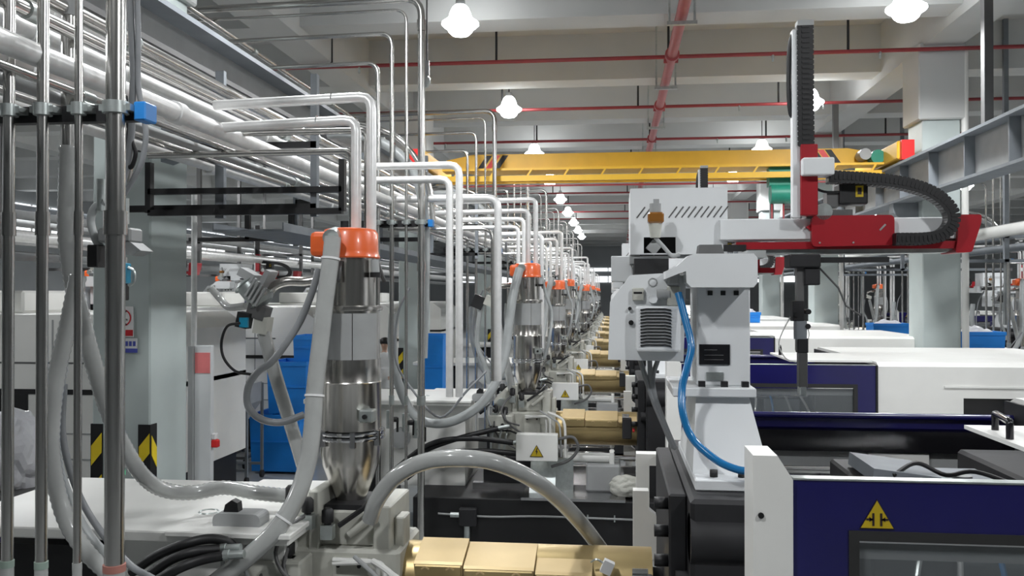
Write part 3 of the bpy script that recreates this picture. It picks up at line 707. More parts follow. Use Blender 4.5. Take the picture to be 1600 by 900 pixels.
    # tie bars and mould
    for y in (4.5, 5.85):
        for z in (1.02, 1.76): MB().cyl((.8, y, z), (3.4, y, z), .055, n=18).build('tie_bar', 'chrome', t)
    mo = MB().box(1.30, 1.72, 4.75, 5.65, .75, 1.90, b=.015).build('mould_half', 'dark_iron', t)
    MB().obox((1.52, 5.15, 1.93), (.34, .5, .07), Matrix.Rotation(.12, 3, 'Y')).build('mould_clamp', 'steel_grey', mo)
    mo2 = MB().box(1.74, 2.15, 4.75, 5.65, .75, 1.86, b=.015).build('mould_half', 'steel_grey', t)
    MB().tube(catmull([(1.45, 4.9, 1.95), (1.6, 5.0, 2.0), (1.75, 5.0, 1.94), (1.9, 5.0, 1.96), (2.1, 4.9, 1.9)], 6), .012, 8).build('mould_hose', 'black', mo2)
    for k in range(5):
        MB().tube(catmull([(1.4+.17*k, 4.64, 1.75), (1.42+.17*k, 4.4, 1.72), (1.37+.2*k, 4.28, 1.5), (1.5+.15*k, 4.3, 1.2), (1.4+.18*k, 4.5, .9)], 6), .014, 8).build('mould_hose', ('zinc', 'hose_clear', 'blue_hose', 'hose_grey', 'hose_clear')[k], mo2)
    MB().cyl((1.85, 5.05, 1.86), (1.85, 5.05, 1.93), .05, n=14).build('mould_sensor', 'mid_grey', mo2)
    MB().box(2.2, 2.75, 4.3, 6.1, .6, 1.9, b=.02).build('moving_platen', 'dark_iron', t)
    # guard: front
    y = 3.70
    xa, xb_, xc = PX(1175, y), PX(1213, y), PX(1237, y)
    MB().prism([(xa, .15), (xc, .15), (xc, PZ(742, y)), (xb_, PZ(706, y)), (xa, PZ(706, y))], y-.02, y+.22).build('guard_post', 'white_paint', t)
    MB().cyl((xa+.03, y-.03, PZ(797, y)), (xa+.03, y-.02, PZ(797, y)), .012, n=8).build('post_screw', 'black', t)
    zt_ = PZ(742, y)
    a0, c1 = PX(1325, y), PZ(818, y)
    dr = MB().holed(xc+.004, 2.70, .55, zt_, a0, 2.52, 1.1, c1, y, y+.05).build('safety_door', 'navy', t)
    MB().box(xc+.004, 2.70, y-.004, y+.06, zt_-.003, zt_+.004).build('trim_highlight', 'zinc', dr)  # thin pale strip, stands in for the highlight along the door's top edge
    MB().holed(a0, 2.52, 1.1, c1, a0+.04, 2.48, 1.14, c1-.04, y-.006, y+.055).build('window_frame', 'rubber', dr)
    MB().box(a0+.04, 2.48, y+.02, y+.026, 1.14, c1-.04).build('window_pane', 'glass', dr)
    MB().box(a0+.04, 2.48, y+.03, y+.045, c1-.12, c1-.045).build('window_rail', 'mid_grey', dr)
    MB().box(a0+.04, 2.48, y+.008, y+.035, c1-.05, c1-.04).build('window_lip', 'chrome', dr)
    tx, tz = PX(1369, y), PZ(792, y)
    MB().prism(tri(tx, tz, .134, .118), y-.004, y-.001).build('warning_triangle', 'ink', dr)
    sg = MB().prism(tri(tx, tz-.001, .124, .108), y-.006, y-.003).build('warning_sign', 'sign_yellow', dr)
    for s in (-1, 1):
        MB().box(tx+s*.015-.004, tx+s*.015+.004, y-.008, y-.005, tz-.046, tz+.004).box(min(tx+s*.015, tx+s*.042), max(tx+s*.015, tx+s*.042), y-.008, y-.005, tz-.024, tz-.017).prism([(tx+s*.018, tz-.0205), (tx+s*.030, tz-.030), (tx+s*.030, tz-.011)], y-.008, y-.005).build('crush_symbol', 'ink', dr)
    # guard: rear beam and lining
    rb = MB().box(xc, 2.70, 6.5, 6.6, 1.955, 2.05, b=.012).build('rear_guard_beam', 'navy', t)
    MB().cyl((xc, 6.47, 2.055), (2.70, 6.47, 2.055), .022, n=12).build('rear_rail', 'navy', rb)
    MB().box(xc, 2.70, 6.44, 6.52, 1.81, 1.955).build('rear_track', 'black_gloss', rb)
    MB().box(xc, 2.70, 6.5, 6.54, .2, 1.81).build('rear_lining', 'mid_grey', t)
    MB().box(1.75, 2.15, 6.46, 6.5, 1.0, 1.80).build('rear_cover', 'white_paint', t)
    MB().box(xc, 2.70, 6.6, 6.64, .55, 2.05).build('rear_door', 'navy', t)
    # top plate with handle
    tp = MB().box(1.85, 2.69, 3.78, 5.02, 2.185, 2.205).build('top_plate', 'white_paint', t)
    MB().tube(elbow([(PX(1554, 4.85), 4.85, 2.2), (PX(1554, 4.85), 4.85, 2.29), (PX(1577, 4.55), 4.55, 2.29), (PX(1577, 4.55), 4.55, 2.2)], .02), .018, 10).build('plate_handle', 'black_gloss', tp)
    # right cover
    rc = MB().holed(2.72, 5.25, .3, 2.15, 3.57, 4.9, 1.35, 1.83, 3.70, 3.76).box(2.72, 5.25, 3.76, 6.6, .3, 2.15).build('clamp_cover', 'white_paint', t)
    MB().box(3.57, 4.9, 3.745, 3.763, 1.35, 1.83).build('cover_window', 'black_gloss', rc)
    MB().box(3.38, 5.0, 3.685, 3.70, 1.935, 1.955).build('cover_ridge', 'white_paint', rc)
    MB().box(2.70, 2.722, 3.69, 6.6, .3, 2.16).build('cover_seam', 'black', rc)
    MB().prism_x([(3.70, 2.15), (3.78, 2.19), (6.5, 2.19), (6.6, 2.15)], 2.73, 5.24).build('cover_top', 'white_paint', rc)
    MB().box(5.25, 5.4, 3.9, 6.3, .3, 2.05).build('end_cover', 'navy', t)
    return t
m0 = make_machine('Nearest moulding machine with navy safety door and gold barrel', HX0, True)
m1 = make_machine('x', -1.08, False)
m1.location.y += 6; m1['label'] = 'Moulding machine with navy guard and white cover, second from the camera'
for i in range(2, NM):
    copy_tree(m1, 0, 6*(i-1), 0, 'Moulding machine with gold barrel, %s from the camera in the middle row' % ORD[i])
for i in (2, 3, 4, 5, 6):
    copy_tree(m1, 11, 6*(i-1)-1, 0, 'Moulding machine behind the right columns, %s in that row' % ORD[i-2])
# ================================================================== ROBOT
def make_robot(label):
    t = thing('takeout_robot', label, 'robot', (.55, 5.1, 1.92), 'take-out robots')
    y = 4.75
    # base
    bp = MB().box(.40, .86, 4.55, 5.75, 1.92, 1.975, b=.006).build('base_plate', 'robot_white', t)
    for x in (.50, .64, .78): MB().cyl((x, 4.64, 1.975), (x, 4.64, 2.01), .022, n=6).build('bolt', 'black', bp)
    b = MB(); q = []
    for (x, yy, z) in ((.40, 4.70, 1.975), (.79, 4.70, 1.975), (.72, 4.95, 2.35), (.44, 4.95, 2.35), (.40, 5.6, 1.975), (.79, 5.6, 1.975), (.72, 5.5, 2.35), (.44, 5.5, 2.35)): q.append(b.bm.verts.new((x, yy, z)))
    for f in ((0,1,2,3),(4,7,6,5),(0,3,7,4),(1,5,6,2),(3,2,6,7),(0,4,5,1)): b._face([q[i] for i in f])
    b.build('pedestal', 'robot_white', t)
    fl = MB().box(.31, .75, 4.88, 5.55, 2.35, 2.40, b=.006).build('riser_flange', 'robot_white', t)
    for x in (.47, .59, .70): MB().box(x-.018, x+.018, 4.93, 4.97, 2.40, 2.43).build('bolt', 'black', fl)
    rs = MB().box(.45, .735, 5.0, 5.45, 2.40, 2.95, b=.006).build('riser', 'robot_white', t)
    for x in (.52, .59, .66): MB().box(x-.013, x+.013, 4.992, 5.002, 2.895, 2.92).build('bolt_slot', 'black', rs)
    MB().box(PX(1092, 5), PX(1140, 5), 4.99, 5.0, PZ(568, 5), PZ(537, 5)).build('nameplate', 'black_gloss', rs)
    for zz in (545, 553, 560): MB().box(PX(1100, 5), PX(1100+ (30 if zz > 550 else 20), 5), 4.988, 4.991, PZ(zz+1, 5), PZ(zz, 5)).build('nameplate_line', 'dark_grey', rs)
    MB().box(PX(1103, 5), PX(1130, 5), 4.99, 5.0, PZ(592, 5), PZ(580, 5)).build('small_plate', 'zinc', rs)
    # head and traverse beam
    hp = [(1040, 424), (1058, 416), (1076, 400), (1086, 397), (1178, 397), (1184, 404), (1184, 441), (1178, 449), (1080, 449), (1073, 442), (1072, 424), (1060, 428), (1040, 436)]
    MB().prism([(PX(a, y), PZ(c, y)) for a, c in hp], y, y+.22).build('beam_end_cover', 'robot_white', t)
    MB().box(.42, .76, 4.97, 7.6, 2.95, 3.10).build('traverse_beam', 'robot_white', t)
    MB().box(.72, .82, 5.0, 7.5, 3.10, 3.14).build('traverse_rail', 'mid_grey', t)
    MB().prism([(PX(1090, 5), 3.12), (PX(1130, 5), 3.12), (PX(1126, 5), 3.17), (PX(1092, 5), 3.17)], 4.95, 5.1).build('beam_motor', 'dark_grey', t)
    # control box with louvred cover
    yc = 4.95
    X_ = lambda p: PX(p, yc); Z_ = lambda p: PZ(p, yc)
    cb = MB().prism([(X_(950), Z_(562)), (X_(1068), Z_(564)), (X_(1072), Z_(432)), (X_(1040), Z_(427)), (X_(985), Z_(430)), (X_(953), Z_(472))], yc, yc+.4).build('control_box', 'robot_white', t)
    MB().box(X_(993), X_(1063), yc-.07, yc, Z_(548), Z_(478), b=.012, seg=2).build('fan_cover', 'robot_white', cb)
    fc = t.children
    for k in range(12):
        z = Z_(484+5*k); o = MB().bar((X_(1000), yc-.074, z), (X_(1010), yc-.074, z+.006), .008, .008).bar((X_(1010), yc-.074, z+.006), (X_(1038), yc-.074, z+.006), .008, .008).bar((X_(1038), yc-.074, z+.006), (X_(1047), yc-.074, z-.001), .008, .008).build('louvre', 'black', cb)
    for (a, c, r) in ((984, 482, .01), (986, 504, .014), (1056, 517, .012)): MB().cyl((X_(a), yc-.02, Z_(c)), (X_(a), yc, Z_(c)), r, n=10).build('cable_gland', 'black', cb)
    MB().tube([Vector((X_(1020)+.022*math.cos(a*math.pi/8), yc-.003, Z_(441)+.022*math.sin(a*math.pi/8))) for a in range(17)], .003, 6).build('dial', 'mid_grey', cb)
    MB().box(X_(988), X_(1006), yc-.03, yc, Z_(470), Z_(450), b=.005).build('connector_block', 'cream_cast', cb)
    MB().box(X_(990), X_(1003), yc-.032, yc-.03, Z_(459), Z_(456)).build('connector_slot', 'black', cb)
    MB().cyl((X_(1020), yc-.05, Z_(467)), (X_(1020), yc, Z_(467)), .024, n=14).build('pressure_gauge', 'robot_white', cb)
    MB().cyl((X_(1026), yc-.03, Z_(460)), (X_(1046), yc-.03, Z_(460)), .028, n=14).build('regulator', 'mid_grey', cb)
    MB().box(X_(1042), X_(1062), yc-.05, yc-.002, Z_(478), Z_(447), b=.006).build('valve', 'cream_cast', cb)
    MB().box(X_(1042), X_(1060), yc-.10, yc-.02, Z_(446), Z_(421), b=.01).build('valve_head', 'mid_grey', cb)
    MB().box(X_(1046), X_(1067), yc-.04, yc-.005, Z_(508), Z_(480), b=.01).build('cable_entry', 'mid_grey', cb)
    # carriage box with slots
    yk = 5.6
    x0, x1, z0, z1 = PX(985, yk), PX(1137, yk), PZ(398, yk), PZ(295, yk)
    kb = MB().holed(x0, x1, z0, z1, PX(1006, yk), PX(1056, yk), PZ(396, yk), PZ(371, yk), yk, yk+.02).box(x0, x0+.015, yk+.02, yk+.6, z0, z1).box(x1-.015, x1, yk+.02, yk+.6, z0, z1).box(x0, x1, yk+.02, yk+.6, z1-.015, z1).box(x0, x1, yk+.58, yk+.6, z0, z1).build('carriage_cover', 'robot_white', t)
    MB().box(PX(1000, yk), PX(1062, yk), yk+.15, yk+.2, z0, PZ(365, yk)).build('carriage_inside', 'black', kb)
    MB().obox((PX(1022, yk), yk+.08, PZ(386, yk)), (.07, .06, .07), Matrix.Rotation(.7, 3, 'Y')).build('carriage_motor', 'mid_grey', kb)
    for k in range(14):
        if 3 <= k <= 4: continue
        xx = 995+10.0*k; MB().bar((PX(xx, yk), yk-.001, PZ(341, yk)), (PX(xx+13, yk), yk-.001, PZ(324, yk)), .004, .008).build('slot', 'dark_grey', kb)
    MB().box(PX(990, 5.7), PX(1042, 5.7), 5.5, 5.9, PZ(428, 5.5), PZ(404, 5.5)).build('carriage_block', 'black', t)
    MB().box(PX(955, 5.8), PX(988, 5.8), 5.75, 6.0, PZ(440, 5.75), PZ(400, 5.75), b=.004).build('side_cover', 'robot_white', t)
    MB().box(PX(984, 5.6), PX(1000, 5.6), 5.62, 5.9, PZ(412, 5.6), PZ(398, 5.6)).build('side_bracket', 'mid_grey', t)
    # air filter regulator
    yf = 5.4
    fb = MB().cyl((PX(1024, yf), yf, PZ(333, yf)), (PX(1024, yf), yf, PZ(319, yf)), .035, n=14).build('air_filter', 'mid_grey', t)
    MB().box(PX(1012, yf), PX(1037, yf), yf-.05, yf+.05, PZ(350, yf), PZ(333, yf), b=.01).build('filter_bowl', 'brown_bowl', fb)
    MB().cyl((PX(1024, yf), yf, PZ(372, yf)), (PX(1024, yf), yf, PZ(350, yf)), .03, .042, n=14).build('filter_base', 'cream_cast', fb)
    MB().box(PX(1021, yf), PX(1030, yf), yf-.01, yf+.01, PZ(319, yf), PZ(312, yf)).build('filter_tap', 'mid_grey', fb)
    MB().tube(catmull([(PX(1024, yf), yf, PZ(372, yf)), (PX(1036, yf), yf, PZ(385, yf)), (PX(1050, yf), yf, PZ(400, yf)), (PX(1062, yf), yf, PZ(398, yf))], 5), .012, 8).build('air_tube', 'mid_grey', t)
    # arm beam
    ya = 5.55
    A = lambda p: PX(p, ya); Bz = lambda p: PZ(p, ya)
    ab = MB().box(A(1125), A(1500), ya, ya+.2, Bz(376), Bz(344), b=.004).build('arm_beam', 'robot_white', t)
    MB().box(A(1150), A(1500), ya-.01, ya+.2, Bz(391), Bz(380)).build('arm_strip', 'red_robot', ab)
    MB().prism([(A(1160), Bz(399)), (A(1480), Bz(397)), (A(1495), Bz(391)), (A(1160), Bz(391))], ya+.02, ya+.18).build('arm_underside', 'zinc', ab)
    MB().prism(rpoly([(A(1266), Bz(388)), (A(1394), Bz(386)), (A(1394), Bz(341)), (A(1266), Bz(341))], .03), ya-.05, ya-.006).build('arm_cover', 'red_robot', ab)
    MB().prism([(A(1258), Bz(358)), (A(1268), Bz(352)), (A(1268), Bz(366))], ya-.03, ya-.01).build('arm_fin', 'red_robot', ab)
    MB().bar((A(1371), ya-.052, Bz(364)), (A(1380), ya-.052, Bz(355)), .004, .010).build('cover_emblem', 'zinc', ab)
    for a in (1278, 1330): MB().cyl((A(a), ya-.056, Bz(382)), (A(a), ya-.05, Bz(382)), .006, n=8).build('screw', 'zinc', ab)
    MB().prism(rpoly([(A(1490), Bz(398)), (A(1516), Bz(397)), (A(1531), Bz(352)), (A(1531), Bz(341)), (A(1496), Bz(341)), (A(1494), Bz(376))], .015), ya-.03, ya+.22).build('arm_end_cap', 'red_robot', ab)
    MB().box(A(1130), A(1165), ya-.03, ya, Bz(394), Bz(384)).build('arm_band', 'black', ab)
    MB().box(A(1185), A(1200), ya+.3, ya+.36, Bz(425), Bz(400)).box(A(1185), A(1225), ya+.3, ya+.36, Bz(425), Bz(417)).build('rear_bracket', 'red_robot', t)
    # vertical arm
    va = MB().box(A(1234), A(1246), ya-.10, ya-.03, Bz(345), Bz(62), b=.003).build('vertical_arm', 'robot_white', t)
    MB().box(A(1245), A(1271), ya-.13, ya-.03, Bz(342), Bz(236), b=.004).build('arm_slide', 'red_robot', t)
    MB().box(A(1245), A(1293), ya-.19, ya-.03, Bz(284), Bz(258), b=.01, seg=2).build('slide_cover', 'robot_white', t)
    chain(t, [(A(1254), ya-.08, Bz(238)), (A(1253), ya-.08, Bz(51))], .03, .07, .095)
    MB().box(A(1241), A(1266), ya-.12, ya-.04, Bz(58), Bz(50)).build('chain_end', 'mid_grey', t)
    MB().tube(catmull([(A(1241), ya-.06, Bz(64)), (A(1235), ya-.06, Bz(72)), (A(1231), ya-.06, Bz(95)), (A(1230), ya-.06, Bz(150)), (A(1233), ya-.06, Bz(186)), (A(1240), ya-.06, Bz(192))], 5), .014, 8).build('arm_cable', 'black', t)
    MB().tube(catmull([(A(1246), ya-.07, Bz(310)), (A(1240), ya-.07, Bz(325)), (A(1235), ya-.07, Bz(345))], 5), .008, 6).build('arm_cable', 'black', t)
    loop = catmull(PP([(1293, 277, ya-.08), (1350, 280, ya-.08), (1410, 287, ya-.08), (1455, 302, ya-.08), (1482, 326, ya-.08), (1486, 348, ya-.08), (1472, 366, ya-.08), (1445, 373, ya-.08), (1395, 374, ya-.08)]), 8)
    chain(t, loop, .024, .09, .072)
    # drive motor
    mo = MB().box(A(1308), A(1353), ya-.06, ya+.08, Bz(325), Bz(292), b=.012, seg=2).build('arm_motor', 'black', t)
    MB().box(A(1333), A(1345), ya-.063, ya-.059, Bz(314), Bz(297)).build('motor_label', 'sign_yellow', mo)
    MB().box(A(1336), A(1342), ya-.065, ya-.062, Bz(310), Bz(300)).build('motor_print', 'ink', mo)
    MB().box(A(1290), A(1308), ya-.04, ya+.06, Bz(328), Bz(306)).build('gearbox', 'dark_grey', t)
    MB().cyl((A(1285), ya-.05, Bz(335)), (A(1285), ya+.05, Bz(335)), .05, n=16).build('pulley', 'zinc', t)
    MB().box(A(1258), A(1330), ya-.04, ya+.1, Bz(344), Bz(332)).build('drive_mount', 'dark_grey', t)
    MB().tube(catmull([(A(1268), ya-.05, Bz(298)), (A(1285), ya-.05, Bz(305)), (A(1308), ya-.05, Bz(306))], 5), .008, 6).build('arm_cable', 'black', t)
    # gripper below
    gc = MB().box(A(1228), A(1276), ya-.12, ya+.06, Bz(420), Bz(400), b=.008).build('gripper_carriage', 'dark_iron', t)
    MB().box(A(1252), A(1276), ya-.10, ya+.02, Bz(446), Bz(420), b=.006).build('gripper_motor', 'dark_iron', gc)
    MB().box(A(1276), A(1385), ya-.06, ya+.0, Bz(412), Bz(404)).build('gripper_track', 'black', gc)
    MB().box(A(1241), A(1252), ya-.08, ya-.02, Bz(545), Bz(418)).build('gripper_rod', 'dark_grey', gc)
    for (p0, p1, q0, q1, m) in ((1234, 1252, 470, 500, 'dark_iron'), (1239, 1256, 500, 528, 'steel_grey'), (1242, 1258, 526, 548, 'dark_iron'), (1244, 1257, 548, 600, 'dark_grey'), (1245, 1255, 598, 612, 'zinc')):
        MB().box(A(p0), A(p1), ya-.09, ya-.01, Bz(q1), Bz(q0), b=.004).build('gripper_joint', m, gc)
    for (p, q) in ((1258, 486), (1257, 508), (1240, 490)):
        MB().cyl((A(p), ya-.1, Bz(q)), (A(p), ya-.02, Bz(q)), .016, n=10).build('gripper_pivot', 'black', gc)
    MB().tube(catmull(PP([(1235, 495, ya-.05), (1222, 520, ya-.05), (1217, 540, ya-.05), (1228, 560, ya-.05), (1244, 566, ya-.05)]), 5), .004, 6).build('gripper_cable', 'white_paint', gc)
    MB().tube(catmull(PP([(1254, 498, ya-.05), (1264, 520, ya-.05), (1260, 540, ya-.05)]), 5), .003, 6).build('gripper_cable', 'white_paint', gc)
    MB().tube(PP([(1278, 416, ya), (1310, 450, ya), (1322, 478, ya), (1345, 493, ya)]), .006, 6).build('sensor_cable', 'dark_grey', gc)
    return t
r0 = make_robot('White and red take-out robot arm on the nearest moulding machine')
for i in range(1, 8):
    r = copy_tree(r0, -.02*i if i > 1 else .0, 6*i, 0, 'White take-out robot behind the nearest one, mounted on %s machine' % ORD[i], skip=('blue',))
for i in (2, 3, 4, 5):
    copy_tree(r0, 11, 6*i-1, 0, 'White take-out robot of the right machine row, %s there' % ORD[i-2])
for k, (dx, dy) in enumerate(((-9.8, 15.6), (-9.6, 9.8), (-9.6, 22))):
    copy_tree(r0, dx, dy, .1, 'White take-out robot of the far left machine row, %s there' % ORD[k])
tag(MB().tube(catmull(PP([(1060, 458, 4.85), (1071, 500, 4.8), (1080, 540, 4.75), (1074, 572, 4.72), (1066, 605, 4.7), (1067, 645, 4.65), (1082, 685, 4.62), (1118, 718, 4.55), (1150, 733, 4.52), (1180, 738, 4.5)]), 8), .02, 12).build('air_hose', 'blue_hose'), 'Glossy blue air hose hanging from the robot control box', 'hose')
for k, pts in enumerate((((1000, 562), (1010, 595), (1022, 630), (1040, 672), (1052, 700)), ((1015, 562), (1018, 600), (1030, 640), (1046, 680), (1056, 702)), ((1028, 562), (1020, 590), (1024, 620), (1036, 655)))):
    tag(MB().tube(catmull([P(a, b, 5.15) for a, b in pts], 6), .014, 8).build('robot_cable', 'cable_grey'), ('Left', 'Middle', 'Short right')[k] + ' grey cable hanging under the robot control box', 'cable', 'robot cables')
# ================================================================== FAR-LEFT LARGE WHITE MACHINES
def big_machine(label, yf):
    t = thing('large_machine', label, 'machine', (-9.5, yf+1.5, 0), 'large white machines')
    bd = MB().prism([(-10.6, .62), (-5.45, .62), (-5.45, 2.45), (-5.75, 2.66), (-10.6, 2.66)], yf, yf+2.9).build('body', 'white_paint', t)
    MB().box(-10.6, -5.45, yf-.01, yf+2.91, 1.72, 1.78).build('belt', 'black', bd)
    MB().box(-7.4, -6.9, yf-.015, yf, 1.5, 1.72).build('vent', 'black', bd)
    for z in (1.25, .95): MB().box(-10.6, -5.45, yf-.006, yf, z, z+.018).build('panel_seam', 'mid_grey', bd)
    for x in (-9.4, -8.0, -6.6): MB().box(x, x+.018, yf-.006, yf, .62, 2.6).build('panel_seam', 'mid_grey', bd)
    MB().box(-7.3, -6.2, yf-.008, yf, 2.08, 2.1).build('panel_seam', 'dark_grey', bd)
    MB().box(-10.5, -5.55, yf+.1, yf+2.8, .08, .62).build('base', 'black', t)
    for x in (-10.2, -8, -5.9):
        for y in (yf+.3, yf+2.6): MB().cyl((x, y, 0), (x, y, .09), .08, n=10).build('foot', 'rubber', t)
    MB().box(-10.62, -10.4, yf-.02, yf+2.92, .62, 2.7).build('end_post', 'navy', t)
    MB().box(-8.8, -7.6, yf+.9, yf+1.9, 2.66, 2.95, b=.03).build('top_unit', 'white_paint', t)
    MB().box(-14.5, -10.62, yf+.4, yf+2.4, .3, 1.7, b=.02).build('injection_housing', 'white_paint', t)
    MB().cyl((-12.6, yf+1.4, 1.9), (-11.0, yf+1.4, 1.9), .22, n=18).build('barrel', 'gold', t)
    return t
for i, yf in enumerate((9.9, 15.9, 21.9, 27.9)):
    big_machine('Large white-bodied machine beyond the left columns, %s from the camera' % ORD[i], yf)

# ================================================================== COLUMN FITTINGS
t = thing('height_limit_sign', 'White height limit sign with black ring on the grey column', 'sign', (-4.5, 7.685, 2.4))
ys = 7.685
sx0, sx1 = PX(177, ys), PX(208, ys)
pl = MB().box(sx0, sx1, ys, ys+.012, PZ(531, ys), PZ(480, ys)).build('plaque', 'paper', t)
cxs, czs = (sx0+sx1)/2, PZ(499, ys)
ring = MB()
for k in range(24):
    a0, a1 = 2*math.pi*k/24, 2*math.pi*(k+1)/24
    ring.prism([(cxs+r*math.cos(a), czs+r*math.sin(a)) for r, a in ((.066, a0), (.078, a0), (.078, a1), (.066, a1))], ys-.003, ys)
ring.build('ring', 'sign_red', t)
MB().prism([(cxs-.045, czs+.066), (cxs, czs+.028), (cxs+.045, czs+.066)], ys-.004, ys).build('arrow', 'ink', t)
MB().prism([(cxs-.045, czs-.066), (cxs+.045, czs-.066), (cxs, czs-.028)], ys-.004, ys).build('arrow', 'ink', t)
text_part('5', .075, (cxs-.015, ys-.002, czs), 'ink', t)
text_part('m', .035, (cxs+.032, ys-.002, czs-.015), 'ink', t)
MB().box(sx0, sx1, ys-.003, ys+.001, PZ(529, ys), PZ(519, ys)).build('red_strip', 'sign_red', t)
t = thing('notice_plate', 'Small white and blue notice under the height limit sign', 'sign', (-4.4, ys, 2.3))
MB().box(PX(168, ys), PX(214, ys), ys, ys+.01, PZ(557, ys), PZ(533, ys)).build('plate', 'paper', t)
MB().box(PX(168, ys), PX(215, ys), ys-.003, ys, PZ(557, ys), PZ(550, ys)).build('blue_strip', 'sign_blue', t)
for k in range(5): MB().box(PX(184+6*k, ys), PX(188+6*k, ys), ys-.002, ys, PZ(546, ys), PZ(538, ys)).build('print_mark', 'sign_blue', t)
t = thing('electrical_cabinet', 'Slim white electrical cabinet with pink sticker beside the grey column', 'cabinet', (-4.0, 9.0, 0))
ca, cb_ = PX(304, 8.9), PX(330, 8.9)
MB().box(ca, cb_, 8.9, 8.97, 0, P(315, 540, 8.9).z, b=.006).build('body', 'robot_white', t)
MB().box(ca-.05, ca, 8.86, 8.97, 0, P(315, 541, 8.9).z).build('back_channel', 'mid_grey', t)
MB().box(ca+.01, cb_-.01, 8.893, 8.9, P(315, 583, 8.9).z, P(315, 551, 8.9).z).build('sticker', 'pink', t, 'faded pink sticker')
MB().cyl((ca-.02, 8.93, P(315, 541, 8.9).z), (ca-.02, 8.93, 4.0), .03, n=10).build('conduit', 'aluminium', t)
MB().box(cb_, cb_+.07, 8.9, 8.97, P(335, 697, 9).z, P(335, 685, 9).z, b=.01).build('switch', 'red_bright', t)
MB().box(cb_, cb_+.05, 8.9, 8.97, P(335, 685, 9).z, P(335, 675, 9).z, b=.01).build('switch_cover', 'paper', t)
t = thing('indicator_sign', 'Tiny glowing green indicator beside the big foreground pipe', 'sign', (PX(187, 6.3), 6.3, 1.5))
MB().box(PX(181, 6.3), PX(192, 6.3), 6.3, 6.34, PZ(762, 6.3), PZ(754, 6.3)).build('panel', 'green_led', t)
MB().box(PX(184, 6.3), PX(189, 6.3), 6.296, 6.3, PZ(760, 6.3), PZ(757, 6.3)).build('symbol', 'ink', t)
MB().box(PX(184, 6.3), PX(189, 6.3), 6.31, 6.33, 0, PZ(762, 6.3)).build('stand', 'black', t)

# ================================================================== BINS, CART, BAG, PERSON
def bin_(label, xc, yc, w, d, h, z, fill=None, group='blue bins'):
    t = thing('plastic_bin', label, 'bin', (xc, yc, z), group)
    b = MB(); tw = .03
    def ring(sc, zz): return [b.bm.verts.new((xc+sx*w/2*sc, yc+sy*d/2*sc, zz)) for sx, sy in ((-1,-1),(1,-1),(1,1),(-1,1))]
    A, B_, C_, D_ = ring(.93, z), ring(1, z+h), ring(.94, z+h), ring(.87, z+.03)
    for U, V in ((A, B_), (B_, C_), (C_, D_)):
        for i in range(4): b._face([U[i], U[(i+1) % 4], V[(i+1) % 4], V[i]])
    b._face(A[::-1]); b._face(D_)
    b.build('shell', 'blue_bin', t)
    MB().holed(xc-w/2-.015, xc+w/2+.015, 0, 0, 0, 0, 0, 0, 0, 0).box(xc-w/2-.012, xc+w/2+.012, yc-d/2-.012, yc-d/2+.004, z+h-.07, z+h).box(xc-w/2-.012, xc+w/2+.012, yc+d/2-.004, yc+d/2+.012, z+h-.07, z+h).box(xc-w/2-.012, xc-w/2+.004, yc-d/2, yc+d/2, z+h-.07, z+h).box(xc+w/2-.004, xc+w/2+.012, yc-d/2, yc+d/2, z+h-.07, z+h).build('rim', 'blue_bin', t)
    MB().box(xc-w*.47, xc+w*.47, yc-d/2*.985-.008, yc-d/2*.96, z+h*.5, z+h*.5+.03).build('rib', 'blue_bin', t)
    if fill:
        f = MB(); n = 10; g = []
        for i in range(n+1):
            g.append([f.bm.verts.new((xc+(i/n-.5)*w*.92, yc+(j/n-.5)*d*.92, z+h-.05+(.10+.08*random.random())*math.sin(math.pi*i/n)*math.sin(math.pi*j/n))) for j in range(n+1)])
        for i in range(n):
            for j in range(n): f._face([g[i][j], g[i+1][j], g[i+1][j+1], g[i][j+1]])
        f.build('white_filling', 'plastic_bag', t)
    return t
Yb = 13.9
bin_('Large blue plastic bin at the bottom of the stack left of the hopper', PX(428, Yb), Yb+.5, .84, .95, .92, .04)
bin_('Blue plastic bin in the middle of the stack left of the hopper', PX(445, Yb), Yb+.5, .66, .85, .84, .97)
bin_('Small blue bin on top of the stack left of the hopper', PX(466, Yb), Yb+.5, .32, .6, .42, 1.81)
bin_('Lower blue bin behind the thin steel pipes', PX(672, 14.6), 14.9, .42, .6, 1.1, .02)
bin_('Upper blue bin behind the thin steel pipes', PX(674, 14.6), 14.9, .38, .55, 1.1, 1.13)
for (px, y, py, w_, lb) in ((1535, 18.5, 516, .88, 'full of white bags beside the right column'), (1394, 25., 504, .95, 'in the aisle beyond the right machines')):
    zt_ = PZ(py, y); h = .75
    k = zt_-h
    bin_('Empty blue bin underneath, supporting the bin ' + lb, PX(px, y), y+.4, w_*.96, .7, k-.02, .01)
    bin_('Blue bin ' + lb, PX(px, y), y+.4, w_, .75, h, k, True)
bin_('Small blue bin with white bag on a white machine cover, behind the robot riser', PX(1172, 23), 23.2, .5, .5, .26, 2.195, True)
